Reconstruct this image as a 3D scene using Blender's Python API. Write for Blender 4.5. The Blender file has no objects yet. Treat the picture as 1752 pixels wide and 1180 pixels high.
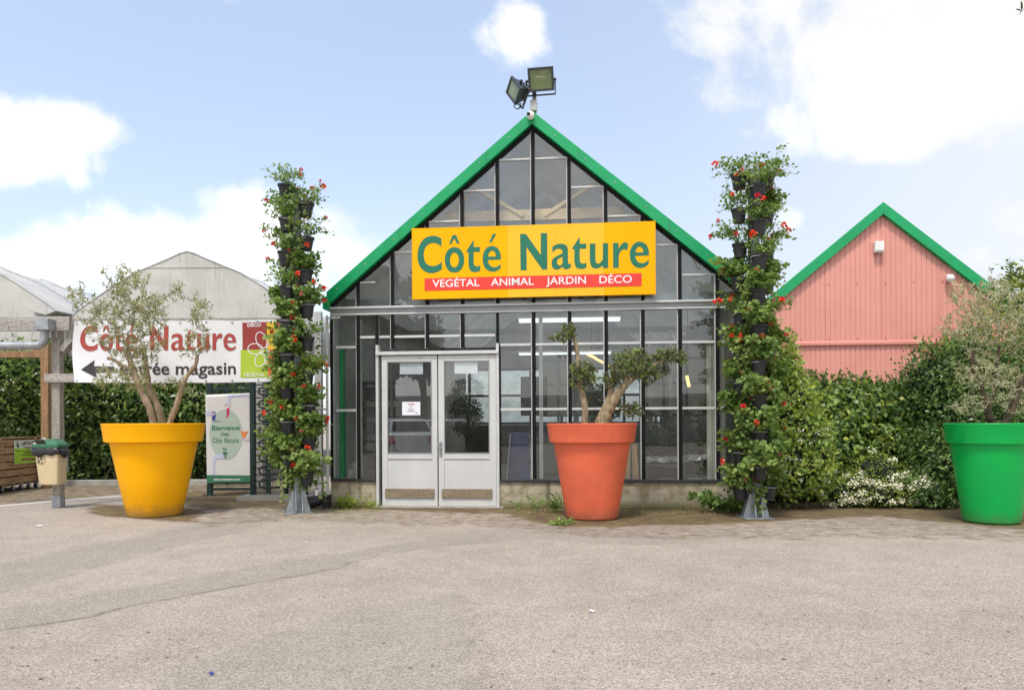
import bpy, bmesh, math, random
import numpy as np
from mathutils import Vector, Matrix
SC = bpy.context.scene
COL = SC.collection
R = math.radians
rng = np.random.default_rng(7)
random.seed(7)

# ------------------------------------------------------------------ camera
F, CX, CY, H, ROLL = 1300.0, 876.0, 724.0, 1.3, 0.005       # focal length in photo pixels, horizon row, eye height
cam = bpy.data.objects.new('camera', bpy.data.cameras.new('camera'))
COL.objects.link(cam)
cam.location = (0, 0, H)
cam.rotation_euler = (math.pi / 2, ROLL, 0)
cam.data.sensor_fit = 'HORIZONTAL'
cam.data.sensor_width = 36
cam.data.lens = F / 1752 * 36
cam.data.shift_y = (CY - 590) / 1752
cam.data.clip_end = 5000
SC.camera = cam

# ------------------------------------------------------------------ light and sky
SUN_EL, SUN_AZ = R(63), R(200)          # azimuth clockwise from +Y: high, behind and left of the camera
SUN_STRENGTH, SKY_STRENGTH = 1.75, 0.125
sun = bpy.data.objects.new('sun', bpy.data.lights.new('sun', 'SUN'))
COL.objects.link(sun)
sun.data.energy = SUN_STRENGTH
sun.data.angle = R(10)
sun.data.color = (1.0, 0.965, 0.90)
sd = Vector((math.sin(SUN_AZ) * math.cos(SUN_EL), math.cos(SUN_AZ) * math.cos(SUN_EL), math.sin(SUN_EL)))
sun.rotation_euler = sd.to_track_quat('Z', 'Y').to_euler()
SC.view_settings.view_transform = 'Standard'
SC.view_settings.look = 'None'
SC.view_settings.gamma = 1
SC.view_settings.exposure = 0.80
SC.render.engine = 'CYCLES'
SC.cycles.max_bounces = 8
SC.cycles.transparent_max_bounces = 24
SC.cycles.use_denoising = True


class NT:
    """small helper around a node tree"""
    def __init__(s, nt):
        s.nt = nt
        nt.nodes.clear()

    def n(s, typ, **kw):
        nd = s.nt.nodes.new(typ)
        for k, v in kw.items():
            setattr(nd, k, v)
        return nd

    def link(s, a, b):
        s.nt.links.new(a, b)

    def put(s, sock, v):
        if isinstance(v, bpy.types.NodeSocket):
            s.link(v, sock)
        elif v is not None:
            sock.default_value = v

    def math(s, op, a, b=None, c=None, clamp=False):
        nd = s.n('ShaderNodeMath', operation=op, use_clamp=clamp)
        for i, v in enumerate((a, b, c)):
            s.put(nd.inputs[i], v)
        return nd.outputs[0]

    def mix(s, fac, a, b, blend='MIX'):
        nd = s.n('ShaderNodeMix', data_type='RGBA', blend_type=blend)
        s.put(nd.inputs[0], fac)
        for i, v in ((6, a), (7, b)):
            s.put(nd.inputs[i], (*v, 1) if isinstance(v, tuple) and len(v) == 3 else v)
        return nd.outputs[2]

    def noise(s, vec, scale, detail=4, rough=.55, dist=0):
        nd = s.n('ShaderNodeTexNoise')
        if vec is not None:
            s.link(vec, nd.inputs['Vector'])
        nd.inputs['Scale'].default_value = scale
        nd.inputs['Detail'].default_value = detail
        nd.inputs['Roughness'].default_value = rough
        nd.inputs['Distortion'].default_value = dist
        return nd.outputs['Fac']

    def smooth(s, v, lo, hi, a=0.0, b=1.0):
        nd = s.n('ShaderNodeMapRange', interpolation_type='SMOOTHSTEP')
        for i, x in enumerate((v, lo, hi, a, b)):
            s.put(nd.inputs[i], x)
        return nd.outputs[0]


def make_world():
    w = bpy.data.worlds.new('World')
    SC.world = w
    w.use_nodes = True
    t = NT(w.node_tree)
    out = t.n('ShaderNodeOutputWorld')
    bg = t.n('ShaderNodeBackground')
    bg.inputs[1].default_value = SKY_STRENGTH
    sky = t.n('ShaderNodeTexSky', sky_type='NISHITA')
    sky.sun_disc = False
    sky.sun_elevation = SUN_EL
    sky.sun_rotation = SUN_AZ
    sky.dust_density = 1.6
    sky.air_density = 1.0
    sky.ozone_density = 1.2
    tc = t.n('ShaderNodeTexCoord')
    d = tc.outputs['Generated']
    sep = t.n('ShaderNodeSeparateXYZ')
    t.link(d, sep.inputs[0])
    x, y, z = sep.outputs
    ay = t.math('MAXIMUM', t.math('ABSOLUTE', y), .12)
    az = t.math('DIVIDE', x, ay)
    el = t.math('DIVIDE', z, ay)
    n1 = t.noise(d, 7.5, 12, .6, .25)
    n2 = t.noise(d, 2.2, 6, .55)
    wob = t.math('SUBTRACT', n1, .5)
    # cumulus banks: (azimuth tangent, elevation tangent, half widths, weight)
    blobs = [(1590, 70, 330, 175, 1.15), (1330, 20, 190, 95, .95), (1490, 190, 230, 95, 1.05), (1285, 175, 70, 42, .75), (1690, 200, 190, 70, .9),
             (880, 62, 62, 66, .85), (992, 228, 34, 32, .55), (45, 245, 150, 95, 1.05), (-90, 250, 170, 120, 1.0),
             (210, 430, 260, 90, 1.0), (440, 425, 170, 105, 1.0), (560, 440, 130, 100, .95), (30, 440, 240, 60, .8), (142, 58, 34, 17, .55),
             (1740, 380, 60, 50, .6), (1345, 375, 40, 30, .5), (1680, 440, 160, 60, .55),
             (2300, 120, 420, 330, .9), (-700, 200, 380, 260, .85), (900, -500, 700, 260, .8)]
    field = None
    for px, py, rx, ry, wt in blobs:
        a = t.math('MULTIPLY', t.math('SUBTRACT', az, (px - CX) / F), F / rx)
        b = t.math('MULTIPLY', t.math('SUBTRACT', el, (CY - py) / F), F / ry)
        r2 = t.math('ADD', t.math('MULTIPLY', a, a), t.math('MULTIPLY', b, b))
        g = t.math('MULTIPLY', t.math('SUBTRACT', 1.0, t.math('MULTIPLY', r2, .55)), wt)
        g = t.math('MAXIMUM', g, 0.0)
        field = g if field is None else t.math('MAXIMUM', field, g)
    # bright broken cloud added behind the viewpoint to light the shop front
    rear = t.smooth(y, .15, -.5)
    field = t.math('MAXIMUM', field, t.math('MULTIPLY', rear, .62))
    dens = t.math('ADD', field, t.math('MULTIPLY', wob, 2.6))
    cm = t.smooth(dens, .36, .98)
    # thin veil, thicker to the right and low down
    veil = t.smooth(t.math('ADD', t.math('MULTIPLY', az, 1.3), t.math('MULTIPLY', el, -.9)), -.75, .75, .0, .82)
    veil = t.math('ADD', veil, t.math('MULTIPLY', t.math('SUBTRACT', n2, .5), .35), clamp=True)
    base = t.mix(1.0, sky.outputs[0], (1.62, 1.45, 1.35), 'MULTIPLY')
    base = t.mix(t.math('ADD', t.math('MULTIPLY', veil, .55), .38), base, (3.05, 3.5, 4.2))
    # whitening haze to the right and low down
    hz = t.math('MAXIMUM', t.smooth(t.math('ADD', az, t.math('MULTIPLY', el, -.35)), .02, .62, 0, .8), t.smooth(el, .34, .0, 0, .45))
    base = t.mix(hz, base, (4.25, 4.4, 4.65))
    shade = t.smooth(t.noise(d, 3.1, 5, .5), .3, .75, 4.5, 6.2)
    shade = t.math('MULTIPLY', shade, t.math('ADD', 1.0, t.math('MULTIPLY', rear, .2)))
    cc = t.n('ShaderNodeCombineXYZ')
    t.link(shade, cc.inputs[0])
    t.link(t.math('MULTIPLY', shade, .995), cc.inputs[1])
    t.link(t.math('MULTIPLY', shade, .99), cc.inputs[2])
    col = t.mix(t.math('MULTIPLY', cm, .95), base, cc.outputs[0])
    t.link(col, bg.inputs[0])
    t.link(bg.outputs[0], out.inputs[0])


make_world()


# ------------------------------------------------------------------ photo geometry -> world
def ray(px, py):
    a, b = (px - CX) / F, (py - CY) / F
    c, s = math.cos(ROLL), math.sin(ROLL)
    return a * c - b * s, a * s + b * c


def P(px, py, Y):
    x, y = ray(px, py)
    return Vector((x * Y, Y, H - y * Y))


def G(px, py, z=0.0):
    x, y = ray(px, py)
    Y = (H - z) / y
    return Vector((x * Y, Y, z))


TH = 0.0982                                  # the glasshouse front is turned by this much
OX, OY = 0.336, 11.667                       # middle of its front, on the ground
UU = Vector((math.cos(TH), -math.sin(TH), 0))
VV = Vector((math.sin(TH), math.cos(TH), 0))


def FU(px, py, v=0.0):
    """photo pixel -> (u, z) on the plane v metres behind the glasshouse front"""
    x, y = ray(px, py)
    t = (v + VV.x * OX + VV.y * OY) / (VV.x * x + VV.y)
    X, Y = t * x - OX, t - OY
    return X * UU.x + Y * UU.y, H - y * t


def mirror(p):
    dd = (p - Vector((OX, OY, 0))).dot(VV)
    return p - 2 * dd * VV


# ------------------------------------------------------------------ materials
MAT = {}


def pmat(name, c, rough=.5, var=.12, scale=6.0, metal=0.0, bump=0.0, bscale=None, c2=None, spec=.5, detail=6, fine=0.0, coord='Object', stretch=None, streak=None, foot=None):
    """principled material whose colour wanders between c*(1-var) and c*(1+var), or to c2, by noise"""
    m = bpy.data.materials.new(name)
    MAT[name] = m
    m.use_nodes = True
    t = NT(m.node_tree)
    out = t.n('ShaderNodeOutputMaterial')
    b = t.n('ShaderNodeBsdfPrincipled')
    tc = t.n('ShaderNodeTexCoord')
    vec = tc.outputs[coord]
    if stretch:
        mp = t.n('ShaderNodeMapping')
        mp.inputs['Scale'].default_value = stretch
        t.link(vec, mp.inputs[0])
        vec = mp.outputs[0]
    n1 = t.noise(vec, scale, detail)
    fac = t.smooth(n1, .3, .7)
    if c2 is None:
        lo = tuple(min(1, x * (1 - var)) for x in c)
        hi = tuple(min(1, x * (1 + var)) for x in c)
    else:
        lo, hi = c, c2
    col = t.mix(fac, lo, hi)
    if streak:                                # rain streaks and grime: colour, amount
        mp = t.n('ShaderNodeMapping')
        mp.inputs['Scale'].default_value = (9, 9, .7)
        t.link(tc.outputs[coord], mp.inputs[0])
        s = t.smooth(t.noise(mp.outputs[0], 1.0, 7, .6), .5, .78)
        col = t.mix(t.math('MULTIPLY', s, streak[1]), col, streak[0])
    if foot:                                  # splashed dirt along the foot, scuffs higher up
        sz = t.n('ShaderNodeSeparateXYZ')
        t.link(tc.outputs[coord], sz.inputs[0])
        nf = t.noise(tc.outputs[coord], 7, 8, .7)
        ft = t.smooth(t.math('ADD', sz.outputs[2], t.math('MULTIPLY', nf, .35)), .16, .40, .75, 0)
        col = t.mix(ft, col, foot)
        sc = t.smooth(t.noise(tc.outputs[coord], 3.3, 10, .75), .58, .72)
        col = t.mix(t.math('MULTIPLY', sc, .09), col, foot)
    if fine:
        n3 = t.noise(tc.outputs[coord], scale * 14, 3)
        k = t.smooth(n3, .3, .7, 1 - fine, 1 + fine)
        cb = t.n('ShaderNodeCombineXYZ')
        for i in range(3):
            t.link(k, cb.inputs[i])
        col = t.mix(1.0, col, cb.outputs[0], 'MULTIPLY')
    t.link(col, b.inputs['Base Color'])
    b.inputs['Metallic'].default_value = metal
    t.put(b.inputs['Roughness'], t.smooth(n1, .25, .75, max(.03, rough - .08), min(1, rough + .08)))
    b.inputs['Specular IOR Level'].default_value = spec
    if bump:
        bp = t.n('ShaderNodeBump')
        bp.inputs['Strength'].default_value = bump
        bp.inputs['Distance'].default_value = .01
        t.link(t.noise(vec, bscale or scale * 4, 5), bp.inputs['Height'])
        t.link(bp.outputs[0], b.inputs['Normal'])
    t.link(b.outputs[0], out.inputs[0])
    return m


def leafmat(name, c1, c2, trans=.3, rough=.5, clump=2.2):
    m = bpy.data.materials.new(name)
    MAT[name] = m
    m.use_nodes = True
    t = NT(m.node_tree)
    out = t.n('ShaderNodeOutputMaterial')
    g = t.n('ShaderNodeNewGeometry')
    rn = g.outputs['Random Per Island']
    n = t.smooth(t.noise(g.outputs['Position'], clump, 3), .3, .7)
    f = t.math('ADD', t.math('MULTIPLY', rn, .6), t.math('MULTIPLY', n, .4))
    col = t.mix(f, c1, c2)
    b = t.n('ShaderNodeBsdfPrincipled')
    t.link(col, b.inputs['Base Color'])
    b.inputs['Roughness'].default_value = rough
    b.inputs['Specular IOR Level'].default_value = .35
    tr = t.n('ShaderNodeBsdfTranslucent')
    t.link(t.mix(1.0, col, (1.25, 1.35, .7), 'MULTIPLY'), tr.inputs[0])
    mx = t.n('ShaderNodeMixShader')
    mx.inputs[0].default_value = trans
    t.link(b.outputs[0], mx.inputs[1])
    t.link(tr.outputs[0], mx.inputs[2])
    t.link(mx.outputs[0], out.inputs[0])
    return m


def glassmat(name, tint=(.94, .965, .955), r0=.05, dust=.05, dustcol=(.5, .5, .47)):
    m = bpy.data.materials.new(name)
    MAT[name] = m
    m.use_nodes = True
    t = NT(m.node_tree)
    out = t.n('ShaderNodeOutputMaterial')
    tr = t.n('ShaderNodeBsdfTransparent')
    tr.inputs[0].default_value = (*tint, 1)
    gl = t.n('ShaderNodeBsdfGlossy')
    gl.inputs['Roughness'].default_value = .0
    df = t.n('ShaderNodeBsdfDiffuse')
    df.inputs[0].default_value = (*dustcol, 1)
    lw = t.n('ShaderNodeLayerWeight')
    lw.inputs[0].default_value = .5
    fr = t.math('ADD', t.math('MULTIPLY', t.math('POWER', lw.outputs['Facing'], 5.0), .9), r0)
    tc = t.n('ShaderNodeTexCoord')
    bp = t.n('ShaderNodeBump')
    bp.inputs['Strength'].default_value = .012
    t.link(t.noise(tc.outputs['Object'], 2.6, 1), bp.inputs['Height'])
    t.link(bp.outputs[0], gl.inputs['Normal'])
    m1 = t.n('ShaderNodeMixShader')
    t.link(t.smooth(t.noise(tc.outputs['Object'], 3.0, 8, .65), .3, .75, dust * .4, dust * 1.7), m1.inputs[0])
    t.link(tr.outputs[0], m1.inputs[1])
    t.link(df.outputs[0], m1.inputs[2])
    m2 = t.n('ShaderNodeMixShader')
    t.link(fr, m2.inputs[0])
    t.link(m1.outputs[0], m2.inputs[1])
    t.link(gl.outputs[0], m2.inputs[2])
    t.link(m2.outputs[0], out.inputs[0])
    return m


def emat(name, c, s):
    m = bpy.data.materials.new(name)
    MAT[name] = m
    m.use_nodes = True
    t = NT(m.node_tree)
    out = t.n('ShaderNodeOutputMaterial')
    e = t.n('ShaderNodeEmission')
    e.inputs[0].default_value = (*c, 1)
    e.inputs[1].default_value = s
    t.link(e.outputs[0], out.inputs[0])
    return m


def translu(name, c, trans=.45, c2=None, streak=None):
    """thin translucent sheeting"""
    m = pmat(name, c, .6, c2=c2, scale=1.5, streak=streak)
    t = NT.__new__(NT)
    t.nt = m.node_tree
    b = [n for n in m.node_tree.nodes if n.type == 'BSDF_PRINCIPLED'][0]
    o = [n for n in m.node_tree.nodes if n.type == 'OUTPUT_MATERIAL'][0]
    tr = t.n('ShaderNodeBsdfTranslucent')
    t.link(b.inputs['Base Color'].links[0].from_socket, tr.inputs[0])
    mx = t.n('ShaderNodeMixShader')
    mx.inputs[0].default_value = trans
    t.link(b.outputs[0], mx.inputs[1])
    t.link(tr.outputs[0], mx.inputs[2])
    t.link(mx.outputs[0], o.inputs[0])
    return m


pmat('green_paint', (.0, .33, .105), .38, .07, 3, streak=((.02, .2, .08), .2))
pmat('sign_yellow', (.93, .44, .001), .45, .03, 1.2, spec=.12)
pmat('sign_yellow_faded', (.93, .49, .018), .4, .03, 1.2, spec=.3)
pmat('sign_green', (.022, .175, .105), .45, .05, 3, spec=.3)
pmat('sign_red', (.78, .058, .042), .45, .04, 3, spec=.3)
pmat('sign_white', (.82, .82, .8), .5, .03, 3)
pmat('white_alu', (.56, .57, .55), .4, .06, 4, streak=((.42, .42, .38), .35))
pmat('grey_alu', (.30, .315, .315), .4, .1, 5, metal=.3, streak=((.2, .2, .18), .4))
pmat('black_rubber', (.007, .007, .008), .6, .2, 8, spec=.2)
pmat('dark_rail', (.03, .03, .033), .45, .3, 6)
pmat('door_white', (.575, .585, .565), .35, .04, 3, streak=((.55, .54, .48), .25))
pmat('kick_wood', (.23, .18, .115), .75, .2, 3, stretch=(1, 1, 14), fine=.2, bump=.2)
pmat('galvanised', (.36, .385, .40), .45, .2, 9, metal=.55, fine=.1)
pmat('pole_steel', (.30, .33, .34), .5, .18, 8, metal=.4, streak=((.16, .16, .15), .4))
pmat('pot_black', (.024, .025, .027), .5, .2, 10, spec=.45)
pmat('wire_white', (.6, .61, .6), .45, .05, 5)
pmat('soil', (.035, .025, .018), .95, .4, 30, bump=.8)
pmat('pink_sheet', (.70, .31, .25), .5, .05, 1.5, streak=((.62, .28, .23), .3))
pmat('pink_trim', (.62, .245, .19), .5, .05, 1.5)
pmat('floodlight_case', (.045, .052, .062), .4, .2, 8, metal=.2)
pmat('plastic_white', (.76, .76, .73), .4, .04, 5)
pmat('plastic_grey', (.46, .46, .43), .5, .05, 5)
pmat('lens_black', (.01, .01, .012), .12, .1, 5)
pmat('weathered_wood', (.25, .228, .195), .8, c2=(.37, .335, .285), scale=2.5, stretch=(6, 6, .8), fine=.22, bump=.35)
pmat('weathered_beam', (.28, .262, .235), .8, c2=(.42, .39, .35), scale=2.5, stretch=(.8, 6, 6), fine=.22, bump=.35)
pmat('brown_wood', (.21, .115, .05), .75, c2=(.32, .19, .09), scale=2.5, stretch=(6, 6, .8), fine=.2, bump=.3)
pmat('crate_wood', (.24, .135, .065), .75, c2=(.45, .28, .155), scale=3.5, stretch=(.9, 5, 5), fine=.25, bump=.4)
pmat('truss_wood', (.80, .58, .36), .7, .15, 3, fine=.1)
pmat('cream_plastic', (.72, .59, .37), .42, .06, 4, streak=((.5, .38, .22), .25))
pmat('bin_green', (.035, .15, .075), .4, .15, 6)
pmat('bin_bag', (.013, .013, .015), .28, .3, 10, bump=.6, bscale=14, spec=.6)
pmat('rubbish_white', (.72, .66, .6), .6, .1, 8)
pmat('vinyl_white', (.78, .79, .80), .4, .03, 2, streak=((.62, .62, .6), .25))
pmat('vinyl_red', (.40, .062, .05), .5, .06, 3)
pmat('vinyl_maroon', (.33, .045, .04), .5, .05, 3)
pmat('vinyl_dark', (.045, .036, .04), .5, .1, 3)
pmat('vinyl_lime', (.42, .55, .035), .5, .05, 3)
pmat('vinyl_yellow', (.88, .55, .03), .5, .05, 3)
pmat('vinyl_orange', (.80, .14, .045), .5, .05, 3)
pmat('poster_white', (.66, .64, .62), .5, .03, 2)
pmat('poster_sage', (.42, .50, .41), .5, .04, 3)
pmat('poster_green', (.03, .17, .085), .5, .05, 3)
pmat('poster_lilac', (.52, .54, .70), .5, .05, 3)
pmat('poster_rose', (.62, .45, .52), .5, .05, 3)
pmat('poster_magenta', (.55, .03, .13), .5, .05, 3)
pmat('poster_navy', (.05, .07, .28), .5, .05, 3)
pmat('poster_orange', (.75, .22, .05), .5, .05, 3)
pmat('gate_green', (.012, .035, .03), .45, .3, 8)
pmat('placard_lime', (.36, .62, .05), .5, .2, 3)
pmat('placard_white', (.7, .74, .66), .5, .04, 3)
pmat('caster_black', (.02, .02, .022), .5, .2, 5)
pmat('paper', (.78, .78, .84), .7, .03, 5)
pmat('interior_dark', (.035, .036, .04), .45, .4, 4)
pmat('interior_grey', (.20, .20, .20), .6, .2, 2)
pmat('interior_white', (.62, .62, .58), .6, .08, 1.5)
pmat('interior_floor', (.30, .29, .27), .6, .12, 2)
pmat('curtain_cream', (.62, .60, .53), .8, .08, 2, stretch=(8, 8, 1))
pmat('blue_cloth', (.03, .05, .14), .7, .3, 6)
pmat('terracotta_pot', (.42, .14, .07), .6, .1, 5)
pmat('kerb_concrete', (.34, .32, .28), .85, .15, 6, fine=.15)
pmat('line_paint', (.72, .71, .67), .7, .08, 8, fine=.1)
pmat('car_white', (.75, .76, .77), .25, .02, 2)
pmat('car_red', (.5, .03, .03), .3, .05, 2)
pmat('tyre', (.02, .02, .02), .7, .2, 8)
pmat('bark_olive', (.22, .16, .095), .85, c2=(.38, .295, .195), scale=7, stretch=(3, 3, 1), fine=.25, bump=.7, bscale=40)
pmat('bark_bonsai', (.19, .145, .075), .9, c2=(.38, .30, .19), scale=10, stretch=(3, 3, 1), fine=.3, bump=.9, bscale=45)
pmat('twig_grey', (.50, .46, .33), .85, .25, 9)
pmat('twig_brown', (.09, .065, .04), .9, .3, 9)
pmat('planter_orange', (.97, .455, .001), .5, .03, 2.2, streak=((.84, .40, .006), .4), spec=.18, bump=.04, bscale=60, foot=(.34, .22, .09))
pmat('planter_coral', (.74, .145, .068), .55, .09, 2.4, streak=((.56, .11, .06), .5), spec=.3, bump=.04, bscale=60, foot=(.30, .11, .065))
pmat('planter_green', (.0, .40, .07), .42, .05, 2.2, streak=((.01, .32, .07), .3), spec=.35, bump=.04, bscale=60, foot=(.06, .22, .07))
pmat('flower_red', (.85, .06, .022), .5, .2, 20)
pmat('flower_pink', (.75, .22, .22), .5, .2, 20)
pmat('flower_scarlet', (.72, .018, .05), .5, .2, 20)
pmat('flower_cream', (.75, .73, .55), .6, .12, 20)
pmat('hedge_shade', (.012, .018, .007), 1.0, .5, 12)  # near-black: the shade deep between the leaves, put into the colour
leafmat('leaf_geranium', (.08, .165, .036), (.32, .41, .115), .36)
leafmat('leaf_olive', (0.143, 0.16, 0.061), (0.374, 0.38, 0.182), .3, .45)
leafmat('leaf_olive_yellow', (.20, .205, .08), (.48, .46, .24), .3, .45)
leafmat('leaf_silver', (.25, .255, .135), (.53, .52, .33), .3, .45)
leafmat('leaf_bonsai', (.09, .11, .055), (.30, .32, .17), .2, .5)
leafmat('leaf_hedge', (0.029, 0.074, 0.016), (0.3, 0.432, 0.132), .25, .33, 4.5)
leafmat('leaf_hedge_dark', (0.018, 0.048, 0.011), (0.115, 0.196, 0.052), .2, .4, 3.5)
leafmat('leaf_bright', (.17, .27, .03), (.56, .60, .13), .4, .5)
leafmat('leaf_shrub', (0.081, 0.161, 0.03), (0.38, 0.506, 0.149), .3, .5)
leafmat('leaf_tree', (.06, .11, .02), (.17, .25, .06), .3, .5)
leafmat('leaf_far', (.02, .045, .012), (.07, .12, .03), .2, .6)
glassmat('pane_glass', r0=.075, dust=.02)
glassmat('door_glass', r0=.11, dust=.015)
glassmat('rear_glass', (.82, .84, .84), .05, .16, (.45, .45, .43))
glassmat('lamp_glass', (.8, .85, .7), .06, .25, (.45, .5, .32))
translu('whitewash_roof', (.50, .50, .48), .5)
translu('tunnel_sheet', (.58, .57, .52), .2, c2=(.70, .69, .64), streak=((.36, .34, .27), .8))
translu('tunnel_roof', (.62, .63, .63), .4, c2=(.72, .73, .73), streak=((.42, .42, .40), .5))
emat('lamp_warm', (1, .75, .3), .9)
emat('lamp_pale', (.9, .95, 1), .75)


def blockmat():
    m = bpy.data.materials.new('block_wall')
    MAT['block_wall'] = m
    m.use_nodes = True
    t = NT(m.node_tree)
    out = t.n('ShaderNodeOutputMaterial')
    b = t.n('ShaderNodeBsdfPrincipled')
    tc = t.n('ShaderNodeTexCoord')
    sp = t.n('ShaderNodeSeparateXYZ')
    t.link(tc.outputs['Object'], sp.inputs[0])
    cb = t.n('ShaderNodeCombineXYZ')
    t.link(sp.outputs[0], cb.inputs[0])
    t.link(sp.outputs[2], cb.inputs[1])
    br = t.n('ShaderNodeTexBrick')
    br.inputs['Scale'].default_value = 1
    br.inputs['Mortar Size'].default_value = .006
    br.inputs['Mortar Smooth'].default_value = .3
    br.inputs['Brick Width'].default_value = .62
    br.inputs['Row Height'].default_value = .215
    br.inputs['Color1'].default_value = (.44, .395, .285, 1)
    br.inputs['Color2'].default_value = (.50, .455, .34, 1)
    br.inputs['Mortar'].default_value = (.36, .33, .25, 1)
    t.link(cb.outputs[0], br.inputs['Vector'])
    n = t.noise(tc.outputs['Object'], 5, 9, .65)
    col = t.mix(t.smooth(n, .40, .66, 0, .8), br.outputs[0], (.20, .165, .09))
    n4 = t.noise(tc.outputs['Object'], 22, 5, .6)
    col = t.mix(t.smooth(n4, .5, .75, 0, .5), col, (.50, .46, .36))
    mp = t.n('ShaderNodeMapping')
    mp.inputs['Scale'].default_value = (7, 7, .6)
    t.link(tc.outputs['Object'], mp.inputs[0])
    s = t.smooth(t.noise(mp.outputs[0], 1, 6, .6), .56, .7)
    col = t.mix(t.math('MULTIPLY', s, .75), col, (.085, .08, .05))
    # moss band along the foot
    ft = t.smooth(t.math('ADD', sp.outputs[2], t.math('MULTIPLY', n, .16)), .10, .22, .8, 0)
    col = t.mix(ft, col, (.13, .125, .035))
    t.link(col, b.inputs['Base Color'])
    b.inputs['Roughness'].default_value = .9
    bp = t.n('ShaderNodeBump')
    bp.inputs['Strength'].default_value = .5
    bp.inputs['Distance'].default_value = .01
    hh = t.math('SUBTRACT', t.noise(tc.outputs['Object'], 40, 4), t.math('MULTIPLY', br.outputs['Fac'], 1.2))
    t.link(hh, bp.inputs['Height'])
    t.link(bp.outputs[0], b.inputs['Normal'])
    t.link(b.outputs[0], out.inputs[0])


blockmat()


def asphaltmat():
    m = bpy.data.materials.new('asphalt')
    MAT['asphalt'] = m
    m.use_nodes = True
    t = NT(m.node_tree)
    out = t.n('ShaderNodeOutputMaterial')
    b = t.n('ShaderNodeBsdfPrincipled')
    tc = t.n('ShaderNodeTexCoord')
    v = tc.outputs['Object']
    big = t.noise(v, .35, 6, .6)
    mid = t.noise(v, 2.3, 7, .62)
    col = t.mix(t.smooth(t.math('ADD', t.math('MULTIPLY', big, .5), t.math('MULTIPLY', mid, .5)), .35, .65), (.315, .270, .222), (.39, .338, .28))
    vo = t.n('ShaderNodeTexVoronoi')
    vo.inputs['Scale'].default_value = 115
    vo.inputs['Randomness'].default_value = 1
    t.link(v, vo.inputs['Vector'])
    sx = t.n('ShaderNodeSeparateXYZ')
    t.link(vo.outputs['Color'], sx.inputs[0])
    st = t.math('MULTIPLY', t.smooth(sx.outputs[0], .0, 1.0, .70, 1.30), 1.0)
    cb = t.n('ShaderNodeCombineXYZ')
    for i in range(3):
        t.link(st, cb.inputs[i])
    col = t.mix(1.0, col, cb.outputs[0], 'MULTIPLY')
    dk = t.smooth(t.noise(v, 26, 6, .75), .56, .74)
    col = t.mix(t.math('MULTIPLY', dk, .42), col, (.15, .128, .10))
    v2 = t.n('ShaderNodeTexVoronoi')
    v2.inputs['Scale'].default_value = 60
    t.link(v, v2.inputs['Vector'])
    s2 = t.n('ShaderNodeSeparateXYZ')
    t.link(v2.outputs['Color'], s2.inputs[0])
    pit = t.math('MULTIPLY', t.smooth(s2.outputs[0], .78, .86), t.smooth(v2.outputs['Distance'], .42, .25))
    col = t.mix(t.math('MULTIPLY', pit, .6), col, (.10, .082, .066))
    lt = t.smooth(sx.outputs[1], .94, .99)
    col = t.mix(t.math('MULTIPLY', lt, .6), col, (.55, .52, .47))
    at = t.n('ShaderNodeVertexColor', layer_name='wear')
    sr = t.n('ShaderNodeSeparateColor')
    t.link(at.outputs[0], sr.inputs[0])
    pn = t.math('MULTIPLY', sr.outputs[0], t.smooth(t.noise(v, 9, 6, .7), .2, .6, .55, 1), clamp=True)
    pc = t.mix(1.0, (.268, .245, .205), cb.outputs[0], 'MULTIPLY')
    col = t.mix(t.math('MULTIPLY', pn, .8), col, pc)
    dn = t.noise(v, 6, 8, .68)
    dm = t.smooth(t.math('ADD', sr.outputs[1], t.math('MULTIPLY', t.math('SUBTRACT', dn, .5), .9)), .35, .75)
    dcol = t.mix(t.smooth(t.noise(v, 4.1, 5), .4, .62), (.10, .062, .028), (.15, .115, .045))
    col = t.mix(t.math('MULTIPLY', dm, .92), col, dcol)
    t.link(t.mix(t.math('MULTIPLY', sr.outputs[2], t.smooth(mid, .3, .6, .3, 1)), col, (.07, .06, .045)), b.inputs['Base Color'])
    b.inputs['Roughness'].default_value = .88
    b.inputs['Specular IOR Level'].default_value = .3
    bp = t.n('ShaderNodeBump')
    bp.inputs['Strength'].default_value = .75
    bp.inputs['Distance'].default_value = .006
    t.link(t.math('ADD', vo.outputs['Distance'], t.noise(v, 30, 5, .7)), bp.inputs['Height'])
    t.link(bp.outputs[0], b.inputs['Normal'])
    t.link(b.outputs[0], out.inputs[0])


asphaltmat()


# ------------------------------------------------------------------ objects
def thing(name, label, cat, loc=(0, 0, 0), rotz=0.0, group=None):
    o = bpy.data.objects.new(name, None)
    COL.objects.link(o)
    o.location = loc
    o.rotation_euler = (0, 0, rotz)
    return tag(o, label, cat, group)


def tag(o, label, cat, group=None):
    o['label'] = label
    o['category'] = cat
    if group:
        o['group'] = group
    return o


def ground_kind(o):
    o['kind'] = 'structure'
    return o


def copy_tree(o, parent=None):
    c = o.copy()
    COL.objects.link(c)
    c.parent = parent
    for ch in list(o.children):
        copy_tree(ch, c)
    return c


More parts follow.
